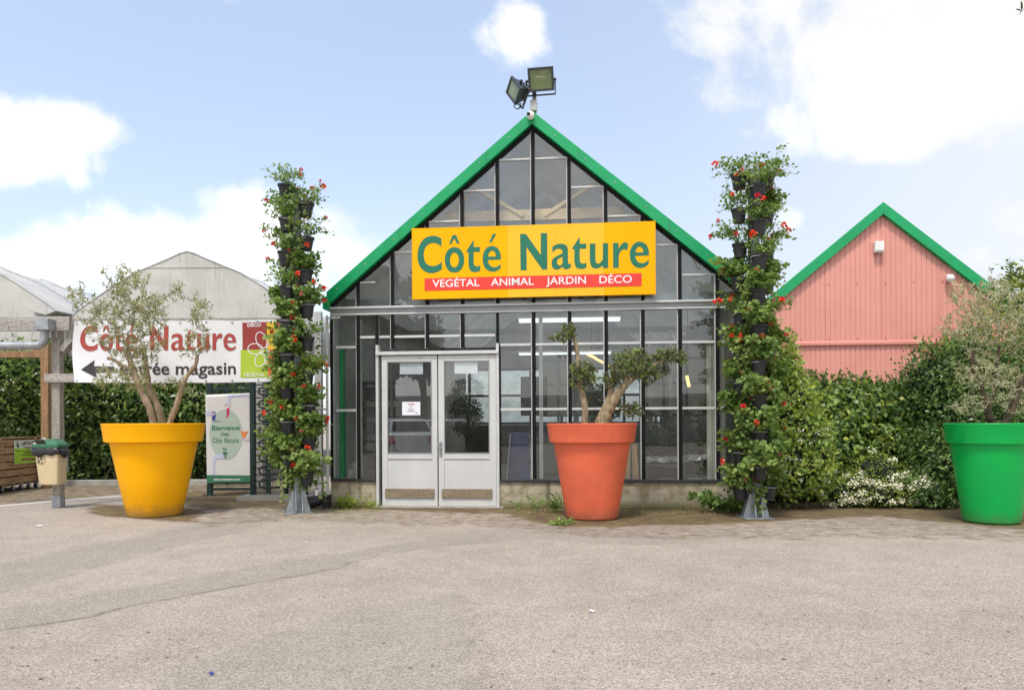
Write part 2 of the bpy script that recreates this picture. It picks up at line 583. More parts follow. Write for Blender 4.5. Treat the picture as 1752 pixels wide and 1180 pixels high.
class MB:
    """collects shapes and links them as one mesh object; w=True: shapes come in world space and are moved to the (unrotated) parent"""
    def __init__(s):
        s.v, s.f = [], []

    def add(s, vs, fs):
        k = len(s.v)
        s.v += [tuple(p) for p in vs]
        s.f += [tuple(i + k for i in f) for f in fs]
        return s

    def box(s, x0, x1, y0, y1, z0, z1):
        vs = [(x, y, z) for z in (z0, z1) for y in (y0, y1) for x in (x0, x1)]
        return s.add(vs, [(0, 2, 3, 1), (4, 5, 7, 6), (0, 1, 5, 4), (2, 6, 7, 3), (0, 4, 6, 2), (1, 3, 7, 5)])

    def obox(s, c, size, M):
        vs = [Vector(c) + M @ Vector((x * size[0] / 2, y * size[1] / 2, z * size[2] / 2)) for z in (-1, 1) for y in (-1, 1) for x in (-1, 1)]
        return s.add(vs, [(0, 2, 3, 1), (4, 5, 7, 6), (0, 1, 5, 4), (2, 6, 7, 3), (0, 4, 6, 2), (1, 3, 7, 5)])

    def beam(s, a, b, w, d, up=(0, 0, 1)):
        """a straight timber from a to b, w across, d along up"""
        a, b = Vector(a), Vector(b)
        z = (b - a).normalized()
        x = Vector(up).cross(z)
        x = x.normalized() if x.length > 1e-5 else Vector((1, 0, 0))
        y = z.cross(x)
        M = Matrix((x, y, z)).transposed()
        return s.obox((a + b) / 2, (w, d, (b - a).length), M)

    def tube(s, pts, r, n=8, cap=True):
        pts = [Vector(p) for p in pts]
        rs = r if isinstance(r, (list, tuple, np.ndarray)) else [r] * len(pts)
        k = len(s.v)
        up = Vector((0, 0, 1))
        x = None
        for i, p in enumerate(pts):
            t = (pts[min(i + 1, len(pts) - 1)] - pts[max(i - 1, 0)])
            t = t.normalized() if t.length > 1e-9 else up
            if x is None:
                x = t.orthogonal().normalized()
            else:
                x = (x - t * x.dot(t))
                x = x.normalized() if x.length > 1e-6 else t.orthogonal().normalized()
            y = t.cross(x)
            for j in range(n):
                a = 2 * math.pi * j / n
                s.v.append(tuple(p + (x * math.cos(a) + y * math.sin(a)) * rs[i]))
        for i in range(len(pts) - 1):
            for j in range(n):
                a, b = k + i * n + j, k + i * n + (j + 1) % n
                s.f.append((a, b, b + n, a + n))
        if cap:
            s.f.append(tuple(k + j for j in reversed(range(n))))
            e = k + (len(pts) - 1) * n
            s.f.append(tuple(e + j for j in range(n)))
        return s

    def lathe(s, prof, n=48, c=(0, 0, 0), close=False):
        k = len(s.v)
        for r, z in prof:
            for j in range(n):
                a = 2 * math.pi * j / n
                s.v.append((c[0] + r * math.cos(a), c[1] + r * math.sin(a), c[2] + z))
        for i in range(len(prof) - 1):
            for j in range(n):
                a, b = k + i * n + j, k + i * n + (j + 1) % n
                s.f.append((a, b, b + n, a + n))
        s.f.append(tuple(k + j for j in reversed(range(n))))
        e = k + (len(prof) - 1) * n
        s.f.append(tuple(e + j for j in range(n)))
        return s

    def prism(s, poly, fa, fb):
        """poly of 2-D points, mapped by fa (near side) and fb (far side)"""
        n = len(poly)
        vs = [fa(*p) for p in poly] + [fb(*p) for p in poly]
        fs = [tuple(range(n)), tuple(range(2 * n - 1, n - 1, -1))]
        fs += [(i, i + n, (i + 1) % n + n, (i + 1) % n) for i in range(n)]
        return s.add(vs, fs)

    def build(s, name, mat, parent=None, smooth=False, bevel=0.0, w=False, seg=2):
        me = bpy.data.meshes.new(name)
        v = s.v
        if w and parent is not None:
            L = parent.location
            q = parent
            while q.parent is not None:
                q = q.parent
                L = L + q.location
            v = [(a - L.x, b - L.y, c - L.z) for a, b, c in v]
        me.from_pydata(v, [], s.f)
        bm = bmesh.new()
        bm.from_mesh(me)
        bmesh.ops.recalc_face_normals(bm, faces=bm.faces)
        bm.to_mesh(me)
        bm.free()
        me.materials.append(MAT[mat] if isinstance(mat, str) else mat)
        o = bpy.data.objects.new(name, me)
        COL.objects.link(o)
        o.parent = parent
        if smooth:
            for p in me.polygons:
                p.use_smooth = True
            sm = smooth if isinstance(smooth, float) else .7
            me.set_sharp_from_angle(angle=sm)
        if bevel:
            m = o.modifiers.new('edge', 'BEVEL')
            m.width = bevel
            m.segments = seg
            m.limit_method = 'ANGLE'
            m.harden_normals = False
        return o


def np_mesh(name, V, Fq, mat, parent=None, smooth=False):
    """mesh from numpy: V (n,3), Fq list of (m,k) index arrays"""
    me = bpy.data.meshes.new(name)
    me.vertices.add(len(V))
    me.vertices.foreach_set('co', np.ascontiguousarray(V, dtype=np.float32).ravel())
    loops = np.concatenate([f.ravel() for f in Fq])
    tot = np.concatenate([np.full(len(f), f.shape[1]) for f in Fq])
    st = np.concatenate([[0], np.cumsum(tot)[:-1]])
    me.loops.add(len(loops))
    me.loops.foreach_set('vertex_index', loops.astype(np.int32))
    me.polygons.add(len(tot))
    me.polygons.foreach_set('loop_start', st.astype(np.int32))
    me.polygons.foreach_set('loop_total', tot.astype(np.int32))
    if smooth:
        me.polygons.foreach_set('use_smooth', np.ones(len(tot), dtype=bool))
    me.update(calc_edges=True)
    me.validate()
    me.materials.append(MAT[mat])
    o = bpy.data.objects.new(name, me)
    COL.objects.link(o)
    o.parent = parent
    return o


def unit(a):
    return a / np.maximum(np.linalg.norm(a, axis=-1, keepdims=True), 1e-9)


def leaf_arrays(Pt, D, Nn, L, W, shape='lance'):
    """leaf blades: base points, directions, normals, lengths, widths -> verts, faces"""
    D = unit(D)
    S = unit(np.cross(D, Nn))
    U = np.cross(S, D)
    L, W = np.asarray(L)[:, None], np.asarray(W)[:, None]
    if shape == 'lance':
        vs = [Pt, Pt + D * L * .45 + S * W * .5 + U * W * .12, Pt + D * L - U * L * .10, Pt + D * L * .45 - S * W * .5 + U * W * .12]
    else:                                     # rounded blade
        vs = [Pt, Pt + D * L * .30 + S * W * .48 + U * W * .1, Pt + D * L * .78 + S * W * .36 + U * W * .06, Pt + D * L - U * L * .08,
              Pt + D * L * .78 - S * W * .36 + U * W * .06, Pt + D * L * .30 - S * W * .48 + U * W * .1]
    k = len(vs)
    V = np.stack(vs, 1).reshape(-1, 3)
    Fc = np.arange(len(Pt) * k).reshape(-1, k)
    return V, Fc


def rnd_dirs(n):
    return unit(rng.normal(size=(n, 3)))


# ================================================================== GROUND
def poly_dist(pts, poly):
    """signed distance (inside positive) of 2-D points to a polygon"""
    d = np.full(len(pts), 1e9)
    ins = np.zeros(len(pts), bool)
    n = len(poly)
    for i in range(n):
        a, b = np.array(poly[i]), np.array(poly[(i + 1) % n])
        e = b - a
        w = pts - a
        tt = np.clip((w @ e) / max(e @ e, 1e-9), 0, 1)
        d = np.minimum(d, np.linalg.norm(w - tt[:, None] * e, axis=1))
        c = ((a[1] <= pts[:, 1]) & (b[1] > pts[:, 1])) | ((b[1] <= pts[:, 1]) & (a[1] > pts[:, 1]))
        with np.errstate(divide='ignore', invalid='ignore'):
            xi = a[0] + (pts[:, 1] - a[1]) / (b[1] - a[1]) * e[0]
        ins ^= c & (pts[:, 0] < xi)
    return np.where(ins, d, -d)


def build_ground():
    far = [-2500, -600, -150, -60, -30, -18]
    xs = np.concatenate([far, np.arange(-14, 11.01, .05), -np.array(far[::-1])])
    ys = np.concatenate([[-2500, -600, -150, -60, -30, -15, -8, -3, 0, 1.5], np.arange(2.6, 13.01, .05), np.arange(13.3, 20, .3), [24, 30, 60, 150, 600, 2500]])
    X, Y = np.meshgrid(xs, ys)
    n, m = X.shape
    Z = np.zeros_like(X)
    pts = np.stack([X.ravel(), Y.ravel()], 1)
    # gentle unevenness of the wobbling edges of repairs
    jit = .05 * np.sin(pts[:, 0] * 5.1 + np.sin(pts[:, 1] * 7.3) * 2) + .03 * np.sin(pts[:, 0] * 13 + pts[:, 1] * 11)
    g2 = lambda L: [tuple(G(*p)[:2]) for p in L]
    A = g2([(-60, 980), (0, 963), (125, 938), (250, 915), (320, 896), (400, 884), (480, 884), (440, 902), (416, 908), (320, 928), (200, 960), (100, 988), (0, 1013), (-60, 1030)])
    B1 = g2([(-60, 1060), (0, 1046), (200, 1006), (350, 982), (450, 967), (560, 948), (600, 956), (605, 962), (590, 968), (530, 981), (440, 996), (320, 1018), (220, 1036), (150, 1056), (0, 1076), (-60, 1088)])
    B2 = g2([(560, 950), (700, 926), (800, 910), (880, 897), (1000, 903), (1170, 918), (1170, 929), (1050, 930), (950, 922), (880, 920), (800, 932), (700, 940), (605, 958)])
    Cc = g2([(790, 1015), (808, 1060), (818, 1120), (812, 1200), (200, 1200), (330, 1130), (480, 1075), (620, 1040)])
    wear = np.zeros(len(pts))
    for pl, soft, k in ((A, .22, .8), (B1, .08, .72), (B2, .12, .75), (Cc, .12, .55)):
        s = poly_dist(pts, pl) + jit
        wear = np.maximum(wear, np.clip(s / soft + .5, 0, 1) * k)
    Dp = [g2([(240, 845), (345, 872), (420, 868), (560, 872), (655, 872), (860, 878), (960, 902), (1060, 900), (1250, 895), (1500, 882), (1660, 898), (1800, 910), (1800, 850), (1500, 846), (1240, 846), (560, 850), (400, 838)]),
          g2([(160, 880), (330, 892), (345, 870), (160, 862)])]
    dirt = np.zeros(len(pts))
    for pl in Dp:
        s = poly_dist(pts, pl) + jit
        dirt = np.maximum(dirt, np.clip(s / .75 + .62, 0, 1))
    D2 = g2([(330, 905), (480, 892), (640, 898), (860, 905), (1000, 922), (1250, 925), (1500, 922), (1800, 930), (1800, 850), (560, 850), (330, 860)])
    dirt = np.maximum(dirt, .50 * np.clip((poly_dist(pts, D2) + 1.5 * jit) / .35 + .5, 0, 1))
    L = g2([(-400, 890), (0, 866), (210, 849), (350, 846), (560, 850), (560, 815), (-400, 815)])
    dirt = np.maximum(dirt, .62 * np.clip(poly_dist(pts, L) / 1.0 + .5, 0, 1))
    RH = g2([(1240, 864), (1400, 872), (1640, 884), (1800, 890), (1800, 840), (1240, 840)])
    dirt = np.maximum(dirt, .95 * np.clip(poly_dist(pts, RH) / .35 + .5, 0, 1))
    idx = np.arange(n * m).reshape(n, m)
    Fq = np.stack([idx[:-1, :-1], idx[:-1, 1:], idx[1:, 1:], idx[1:, :-1]], -1).reshape(-1, 4)
    V = np.stack([X.ravel(), Y.ravel(), Z.ravel()], 1)
    o = np_mesh('ground', V, [Fq], 'asphalt')
    at = o.data.color_attributes.new('wear', 'FLOAT_COLOR', 'POINT')
    col = np.zeros((len(pts), 4), np.float32)
    crack = np.zeros(len(pts))
    for line, wd, k in (([(605, 960), (590, 968), (530, 981), (440, 996), (320, 1018), (220, 1036), (150, 1056), (0, 1077), (-60, 1090)], .022, .75), ([(0, 1013), (100, 988), (200, 960), (320, 928), (416, 908)], .02, .3), ([(1170, 929), (1050, 930), (880, 920), (700, 940), (605, 960)], .02, .35), ([(790, 1015), (808, 1060), (818, 1120), (812, 1200)], .02, .3)):
        q = g2(line)
        for a, b in zip(q, q[1:]):
            a, b = np.array(a), np.array(b)
            e = b - a
            w = pts + .6 * np.stack([jit, jit], 1) - a
            tt = np.clip((w @ e) / max(e @ e, 1e-9), 0, 1)
            d = np.linalg.norm(w - tt[:, None] * e, axis=1)
            crack = np.maximum(crack, k * np.exp(-(d / wd) ** 2))
    col[:, 0], col[:, 1], col[:, 2], col[:, 3] = wear, dirt, crack, 1
    at.data.foreach_set('color', col.ravel())
    ground_kind(o)
    # painted line running away on the left
    mb = MB()
    a = [G(-60, 875), G(0, 865.5), G(105, 856), G(210, 848), G(280, 840)]
    for p, q in zip(a, a[1:]):
        d = (q - p).normalized()
        s = Vector((-d.y, d.x, 0)) * .06
        mb.add([p - s + Vector((0, 0, .004)), q - s + Vector((0, 0, .004)), q + s + Vector((0, 0, .004)), p + s + Vector((0, 0, .004))], [(0, 1, 2, 3)])
    ground_kind(mb.build('road_marking', 'line_paint'))
    mb = MB()
    a, b = G(60, 831), G(345, 826)
    mb.box(a.x - 3, b.x + .4, a.y, a.y + .14, -.05, .12)
    ground_kind(mb.build('kerb', 'kerb_concrete', bevel=.015))
    mb = MB()
    a, b = G(404, 857), G(500, 857)
    mb.box(a.x, b.x + .3, a.y, a.y + .5, -.05, .075)
    ground_kind(mb.build('pavement', 'kerb_concrete', bevel=.012))


build_ground()

# ================================================================== LETTERING
# letter outlines, traced as smooth outlines; a third value 1 marks a corner
SG1 = {'scale': 10.306, 'o': (700, 380)}
GLY1 = {
 'C': [[(570, 290, 1), (500, 255), (420, 242), (300, 270), (215, 350), (165, 460), (148, 590), (165, 720), (220, 820), (300, 880), (390, 900), (480, 885), (578, 832, 1), (578, 700, 1), (500, 755), (410, 775), (330, 750), (280, 690), (258, 570), (278, 470), (330, 400), (410, 368), (490, 380), (570, 430, 1)]],
 'hat': [[(765, 230, 1), (832, 230, 1), (888, 382, 1), (845, 382, 1), (797, 290, 1), (742, 386, 1), (705, 386, 1)]],
 'o': [[(800, 442), (890, 470), (950, 550), (972, 660), (950, 780), (890, 860), (800, 888), (710, 865), (650, 780), (628, 670), (650, 550), (710, 470)],
       [(800, 538), (850, 570), (878, 660), (855, 760), (800, 797), (745, 765), (720, 670), (745, 575)]],
 't': [[(1138, 310, 1), (1138, 440, 1), (1250, 440, 1), (1250, 524, 1), (1138, 524, 1), (1138, 690), (1150, 755), (1185, 780), (1220, 777), (1254, 762, 1), (1254, 855, 1), (1210, 873), (1150, 880), (1085, 858), (1055, 790), (1048, 690), (1048, 530, 1), (1000, 526, 1)]],
 'acute': [[(1478, 208, 1), (1540, 208, 1), (1450, 360, 1), (1412, 360, 1)]],
 'e': [[(1620, 660, 1), (1612, 560), (1570, 470), (1510, 430), (1455, 422), (1380, 445), (1320, 520), (1297, 640), (1315, 760), (1370, 840), (1460, 872), (1540, 860), (1612, 815, 1), (1615, 738, 1), (1560, 782), (1500, 795), (1440, 775), (1400, 720), (1390, 668, 1)],
       [(1392, 608, 1), (1410, 545), (1455, 505), (1500, 520), (1525, 570), (1528, 606, 1)]],
}
SG2 = {'scale': 7.3, 'o': (880, 380)}
GLY2 = {
 'N': [[(72, 148, 1), (145, 148, 1), (330, 410, 1), (330, 138, 1), (410, 138, 1), (412, 592, 1), (350, 592, 1), (152, 312, 1), (155, 600, 1), (78, 600, 1)]],
 'a': [[(475, 310, 1), (520, 282), (580, 270), (640, 285), (668, 330), (670, 390), (672, 500), (682, 522), (708, 518, 1), (706, 565, 1), (660, 588), (622, 582), (603, 556, 1), (560, 585), (520, 592), (480, 570), (465, 510), (485, 455), (530, 425), (600, 390, 1), (600, 360), (580, 338), (545, 332), (510, 345), (475, 382, 1)],
       [(602, 432, 1), (602, 515, 1), (575, 540), (545, 530), (532, 495), (550, 460)]],
 't': [[(817, 180, 1), (817, 270, 1), (898, 270, 1), (898, 332, 1), (817, 332, 1), (817, 455), (826, 505), (855, 518), (880, 515), (900, 505, 1), (900, 568, 1), (860, 582), (810, 582), (768, 560), (752, 500), (750, 430), (750, 338, 1), (716, 335, 1)]],
 'u': [[(942, 268, 1), (1012, 268, 1), (1012, 440), (1020, 500), (1045, 518), (1075, 505), (1105, 462, 1), (1105, 264, 1), (1172, 264, 1), (1172, 572, 1), (1104, 574, 1), (1104, 538, 1), (1060, 570), (1010, 578), (965, 555), (945, 490), (942, 420)]],
 'r': [[(1232, 260, 1), (1302, 260, 1), (1302, 340, 1), (1330, 285), (1375, 252), (1400, 258), (1424, 272, 1), (1408, 352, 1), (1370, 338), (1335, 355), (1310, 400), (1304, 460), (1304, 570, 1), (1234, 572, 1)]],
 'e2': [[(1682, 415, 1), (1675, 340), (1640, 275), (1562, 243), (1490, 275), (1448, 350), (1442, 420), (1460, 500), (1510, 555), (1570, 572), (1630, 558), (1678, 522, 1), (1678, 468, 1), (1640, 500), (1595, 513), (1545, 495), (1515, 450), (1510, 422, 1)],
        [(1514, 378, 1), (1525, 330), (1562, 306), (1600, 330), (1612, 378, 1)]],
}


def smooth_loop(pts, k=5):
    """Catmull-Rom through the points, sharp where a corner is marked"""
    n = len(pts)
    out = []
    q = [np.array(p[:2], float) for p in pts]
    c = [len(p) > 2 for p in pts]
    for i in range(n):
        j = (i + 1) % n
        p1, p2 = q[i], q[j]
        if c[i] and c[j]:
            out.append(tuple(p1))
            continue
        p0 = p1 * 2 - p2 if c[i] else q[i - 1]
        p3 = p2 * 2 - p1 if c[j] else q[(j + 1) % n]
        if c[i]:
            p0 = p1
        if c[j]:
            p3 = p2
        for s in range(k):
            t = s / k
            out.append(tuple(.5 * (2 * p1 + (p2 - p0) * t + (2 * p0 - 5 * p1 + 4 * p2 - p3) * t * t + (3 * p1 - p0 - 3 * p2 + p3) * t ** 3)))
    return out


def fill_loops(loops):
    """fill 2-D loops (with holes) -> verts, faces"""
    cu = bpy.data.curves.new('outline', 'CURVE')
    cu.dimensions = '2D'
    cu.fill_mode = 'BOTH'
    for L in loops:
        sp = cu.splines.new('POLY')
        sp.points.add(len(L) - 1)
        for p, (x, y) in zip(sp.points, L):
            p.co = (x, y, 0, 1)
        sp.use_cyclic_u = True
    o = bpy.data.objects.new('outline', cu)
    COL.objects.link(o)
    dg = bpy.context.evaluated_depsgraph_get()
    me = bpy.data.meshes.new_from_object(o.evaluated_get(dg))
    V = [(v.co.x, v.co.y) for v in me.vertices]
    Fc = [tuple(p.vertices) for p in me.polygons]
    bpy.data.objects.remove(o)
    bpy.data.curves.remove(cu)
    bpy.data.meshes.remove(me)
    return V, Fc


def text_geo(body, bold=.0, spacing=1.0):
    """text as 2-D mesh, base line at 0, scaled so that capitals are 1 high; returns verts, faces, x0, x1"""
    res = []
    for b in ('H', body):
        cu = bpy.data.curves.new('text', 'FONT')
        cu.body = b
        cu.fill_mode = 'BOTH'
        cu.dimensions = '2D'
        cu.offset = bold
        cu.space_character = spacing
        cu.resolution_u = 4
        o = bpy.data.objects.new('text', cu)
        COL.objects.link(o)
        dg = bpy.context.evaluated_depsgraph_get()
        me = bpy.data.meshes.new_from_object(o.evaluated_get(dg))
        res.append(([(v.co.x, v.co.y) for v in me.vertices], [tuple(p.vertices) for p in me.polygons]))
        bpy.data.objects.remove(o)
        bpy.data.curves.remove(cu)
        bpy.data.meshes.remove(me)
    hy = [p[1] for p in res[0][0]]
    h0, h1 = min(hy), max(hy)
    k = 1 / (h1 - h0)
    V = [(x * k, (y - h0) * k) for x, y in res[1][0]]
    xs = [p[0] for p in V]
    return V, res[1][1], min(xs), max(xs)


def put_text(mb, body, x0, x1, base, cap, fmap, bold=0.0, spacing=1.0):
    """text from x0 to x1 on a base line, capitals `cap` high (sign = up direction), mapped to 3-D by fmap"""
    V, Fc, a, b = text_geo(body, bold, spacing)
    mb.add([fmap(x0 + (x - a) / (b - a) * (x1 - x0), base + y * cap) for x, y in V], Fc)


def brand_glyphs():
    """the shop's lettering as [(loops in photo pixels)]"""
    out = []
    for gl, sg in ((GLY1, SG1), (GLY2, SG2)):
        for k, loops in gl.items():
            out.append([[(x / sg['scale'] + sg['o'][0], y / sg['scale'] + sg['o'][1]) for x, y in smooth_loop(L)] for L in loops])
    return out


VS = -.165                                    # front of the sign, relative to the glass
BRAND = []                                    # letter meshes in sign metres (u, z)
for loops in brand_glyphs():
    uz = [[FU(x, y, VS) for x, y in L] for L in loops]
    BRAND.append(fill_loops(uz))

# ================================================================== GLASSHOUSE
gh = thing('glasshouse', 'gabled glass shop front with green verge boards, white double doors and low block wall', 'building', (OX, OY, 0), -TH)
HW, PITCH, APEX, SILL, GUT = 3.2, .832, 6.047, .431, 3.06
LEN = 13.0
DL, DR = -2.432, -.566                        # door opening
top = lambda u: APEX - .235 - PITCH * abs(u)


def fbox(mb, px0, py0, px1, py1, v0, v1):
    xm, ym = (px0 + px1) / 2, (py0 + py1) / 2
    mb.box(FU(px0, ym, v0)[0], FU(px1, ym, v0)[0], v0, v1, FU(xm, py1, v0)[1], FU(xm, py0, v0)[1])
    return mb


def fquad(mb, pts, v):
    mb.add([(FU(x, y, v)[0], v, FU(x, y, v)[1]) for x, y in pts], [tuple(range(len(pts)))])
    return mb


MB().box(-HW, DL - .03, -.03, .17, 0, SILL - .03).build('base_wall', 'block_wall', gh, bevel=.01)
MB().box(DR + .03, HW, -.03, .17, 0, SILL - .03).build('base_wall', 'block_wall', gh, bevel=.01)
for a, b in ((-HW, DL - .03), (DR + .03, HW)):
    MB().box(a, b, -.06, .1, SILL - .03, SILL + .012).build('sill_rail', 'dark_rail', gh, bevel=.004)
MB().box(DL - .1, DR + .1, -.12, .3, 0, .022).build('threshold', 'kerb_concrete', gh, bevel=.006)
# verge boards
for s in (-1, 1):
    poly = [(0, APEX), (s * 3.226, APEX - PITCH * 3.226), (s * 3.226, APEX - PITCH * 3.226 - .215), (0, APEX - .197)]
    MB().prism(poly, lambda u, z: (u, -.13, z), lambda u, z: (u, .10, z)).build('verge_board', 'green_paint', gh, bevel=.006)
    poly = [(0, APEX - .199), (s * 3.2, APEX - PITCH * 3.2 - .217), (s * 3.2, APEX - PITCH * 3.2 - .262), (0, APEX - .25)]
    MB().prism(poly, lambda u, z: (u, -.05, z), lambda u, z: (u, .05, z)).build('rafter_seal', 'black_rubber', gh)
    for uj in (.70, 2.05):
        zo = APEX - PITCH * uj
        MB().prism([(s * (uj - .004), zo - .003), (s * (uj + .004), zo - .003 - PITCH * .008), (s * (uj + .004), zo - .2 - PITCH * .008), (s * (uj - .004), zo - .198)], lambda u, z: (u, -.1325, z), lambda u, z: (u, -.1302, z)).build('joint', 'bin_green', gh)
    mb = MB()
    for uj in np.arange(.35, 3.2, .45):
        zo = APEX - PITCH * uj - .1
        mb.box(s * uj - .009, s * uj + .009, -.1345, -.1302, zo - .009, zo + .009)
    mb.build('screw', 'galvanised', gh)
    mb = MB().box(s * 3.19, s * 3.30, -.10, LEN, 3.10, 3.30)
    mb.build('eaves_gutter', 'green_paint', gh, bevel=.01)
    # roof slab, whitewashed
    poly = [(0, APEX - .023), (s * 3.24, APEX - .04 - PITCH * 3.22), (s * 3.24, APEX - .09 - PITCH * 3.22), (0, APEX - .073)]
    MB().prism(poly, lambda u, z: (u, .102, z), lambda u, z: (u, LEN, z)).build('roof', 'whitewash_roof', gh)
    MB().box(s * 3.12, s * 3.18, .12, LEN, .43, 3.37).build('side_wall', 'whitewash_roof', gh)
    MB().box(s * 3.10, s * 3.20, .19, LEN, 0, .428).build('side_base', 'block_wall', gh)
    # corner posts
    MB().box(min(s * 3.2, s * 3.16), max(s * 3.2, s * 3.16), -.02, .09, SILL + .012, GUT - .06).build('corner_post', 'white_alu', gh, bevel=.004)
# gutter rails across the front
mb = MB()
mb.box(-3.2, 3.2, -.075, .04, 3.104, 3.135)
mb.box(-3.2, 3.2, -.055, .04, 3.005, 3.028)
mb.build('eaves_rail', 'white_alu', gh, bevel=.004)
MB().box(-3.2, 3.2, -.03, .04, 3.029, 3.103).build('eaves_channel', 'grey_alu', gh)
# mullions
edges = [-3.155] + [i * .551 for i in range(-5, 6)] + [3.155]
for i in range(-5, 6):
    u = i * .551
    lo = SILL + .012 if i not in (-4, -3, -2, -1) else 2.47
    mb = MB().box(u - .036, u + .012, -.02, .05, 3.137, top(u))
    if i != -1:
        mb.box(u - .036, u + .012, -.02, .05, lo, 3.003)
    a = mb.build('mullion', 'white_alu', gh)
    mb = MB().box(u - .022, u + .034, -.042, -.0215, 3.138, top(u) - .02)
    if i != -1:
        mb.box(u - .022, u + .034, -.042, -.0215, lo, 3.002)
    mb.build('glazing_cap', 'black_rubber', gh, bevel=.004)
for u, b in ((DL - .012, 0), (DR + .014, 0)):
    MB().box(u - .022, u + .022, -.06, .09, b, 2.53).build('door_post', 'white_alu', gh, bevel=.004)
    MB().box(u - .018, u + .012, -.02, .05, 2.531, 3.003).build('mullion', 'white_alu', gh)
    MB().box(u - .020, u + .020, -.042, -.0215, 2.531, 3.002).build('glazing_cap', 'black_rubber', gh)
    q = u - .0315 if u < -1.5 else u + .0315
    MB().box(q - .0085, q + .0085, -.05, .06, SILL + .015, 2.525).build('glazing_cap', 'black_rubber', gh)
mb = MB()
mb.box(-3.2, -3.158, -.045, -.021, SILL + .012, 3.0)
mb.box(3.158, 3.2, -.045, -.021, SILL + .012, 3.0)
mb.build('glazing_cap', 'black_rubber', gh)
# white transoms
class Rails:
    def box(s, *a):
        MB().box(*a).build('transom', 'white_alu', gh)
        return s


tr = Rails()
for k in range(len(edges) - 1):
    a, b = edges[k], edges[k + 1]
    a2, b2 = (a + .035 if k else a + .045), (b - .037 if k < len(edges) - 2 else b - .045)
    door = -2.5 < (a + b) / 2 < -.6
    if a < DL < b:
        b2 = DL - .05
    zs = [2.66] if door else [2.507, 1.517]
    for z in zs:
        tr.box(a2, b2, -.034, .02, z - .018, z + .018)
    if a < DL < b:
        tr.box(DL + .02, b - .037, -.034, .02, 2.642, 2.678)
    zt = top(max(abs(a), abs(b)))
    if zt > 3.2:
        tr.box(a2, b2, -.02, .02, zt - .014, zt + .012)
# a pane of glass per bay
for k in range(len(edges) - 1):
    a, b = edges[k] + .002, edges[k + 1] - .002
    if a < DL < b:
        bays = [(a, DL - .03, SILL), (DL + .02, b, 2.47)]
    elif -2.5 < (a + b) / 2 < -.6:
        bays = [(a, b, 2.47)]
    else:
        bays = [(a, b, SILL)]
    for j, (x0, x1, z0) in enumerate(bays):
        mb = MB().box(x0, x1, 0, .005, z0, 3.0)
        if j == len(bays) - 1:
            za, zb = top(edges[k]) + .01, top(edges[k + 1]) + .01
            if min(za, zb) > 3.14 or True:
                poly = [(edges[k], 3.14), (edges[k + 1], 3.14), (edges[k + 1], max(3.141, zb)), (edges[k], max(3.141, za))]
                if abs(poly[2][0]) > 3.1 or abs(poly[3][0]) > 3.1:
                    pass
                mb.prism(poly, lambda u, z: (u, 0, z), lambda u, z: (u, .005, z))
        o = mb.build('glass_pane', 'pane_glass', gh)
        e = (R(rng.uniform(-.22, .22)), 0, R(rng.uniform(-.5, .5)))
        pv = Vector(((x0 + x1) / 2, 0, 1.9))
        M = Matrix.Rotation(e[2], 3, 'Z') @ Matrix.Rotation(e[0], 3, 'X')
        o.rotation_euler = e
        o.location = pv - M @ pv
# doorway
MB().box(DL - .03, DR + .03, -.085, .06, FU(750, 607.7, -.045)[1] + .012, FU(750, 600, -.085)[1]).build('door_head', 'white_alu', gh, bevel=.004)
MB().box(DL, DR, -.03, .05, FU(750, 607.7, -.045)[1] + .003, FU(750, 607.7, -.045)[1] + .0115).build('door_track', 'dark_rail', gh)


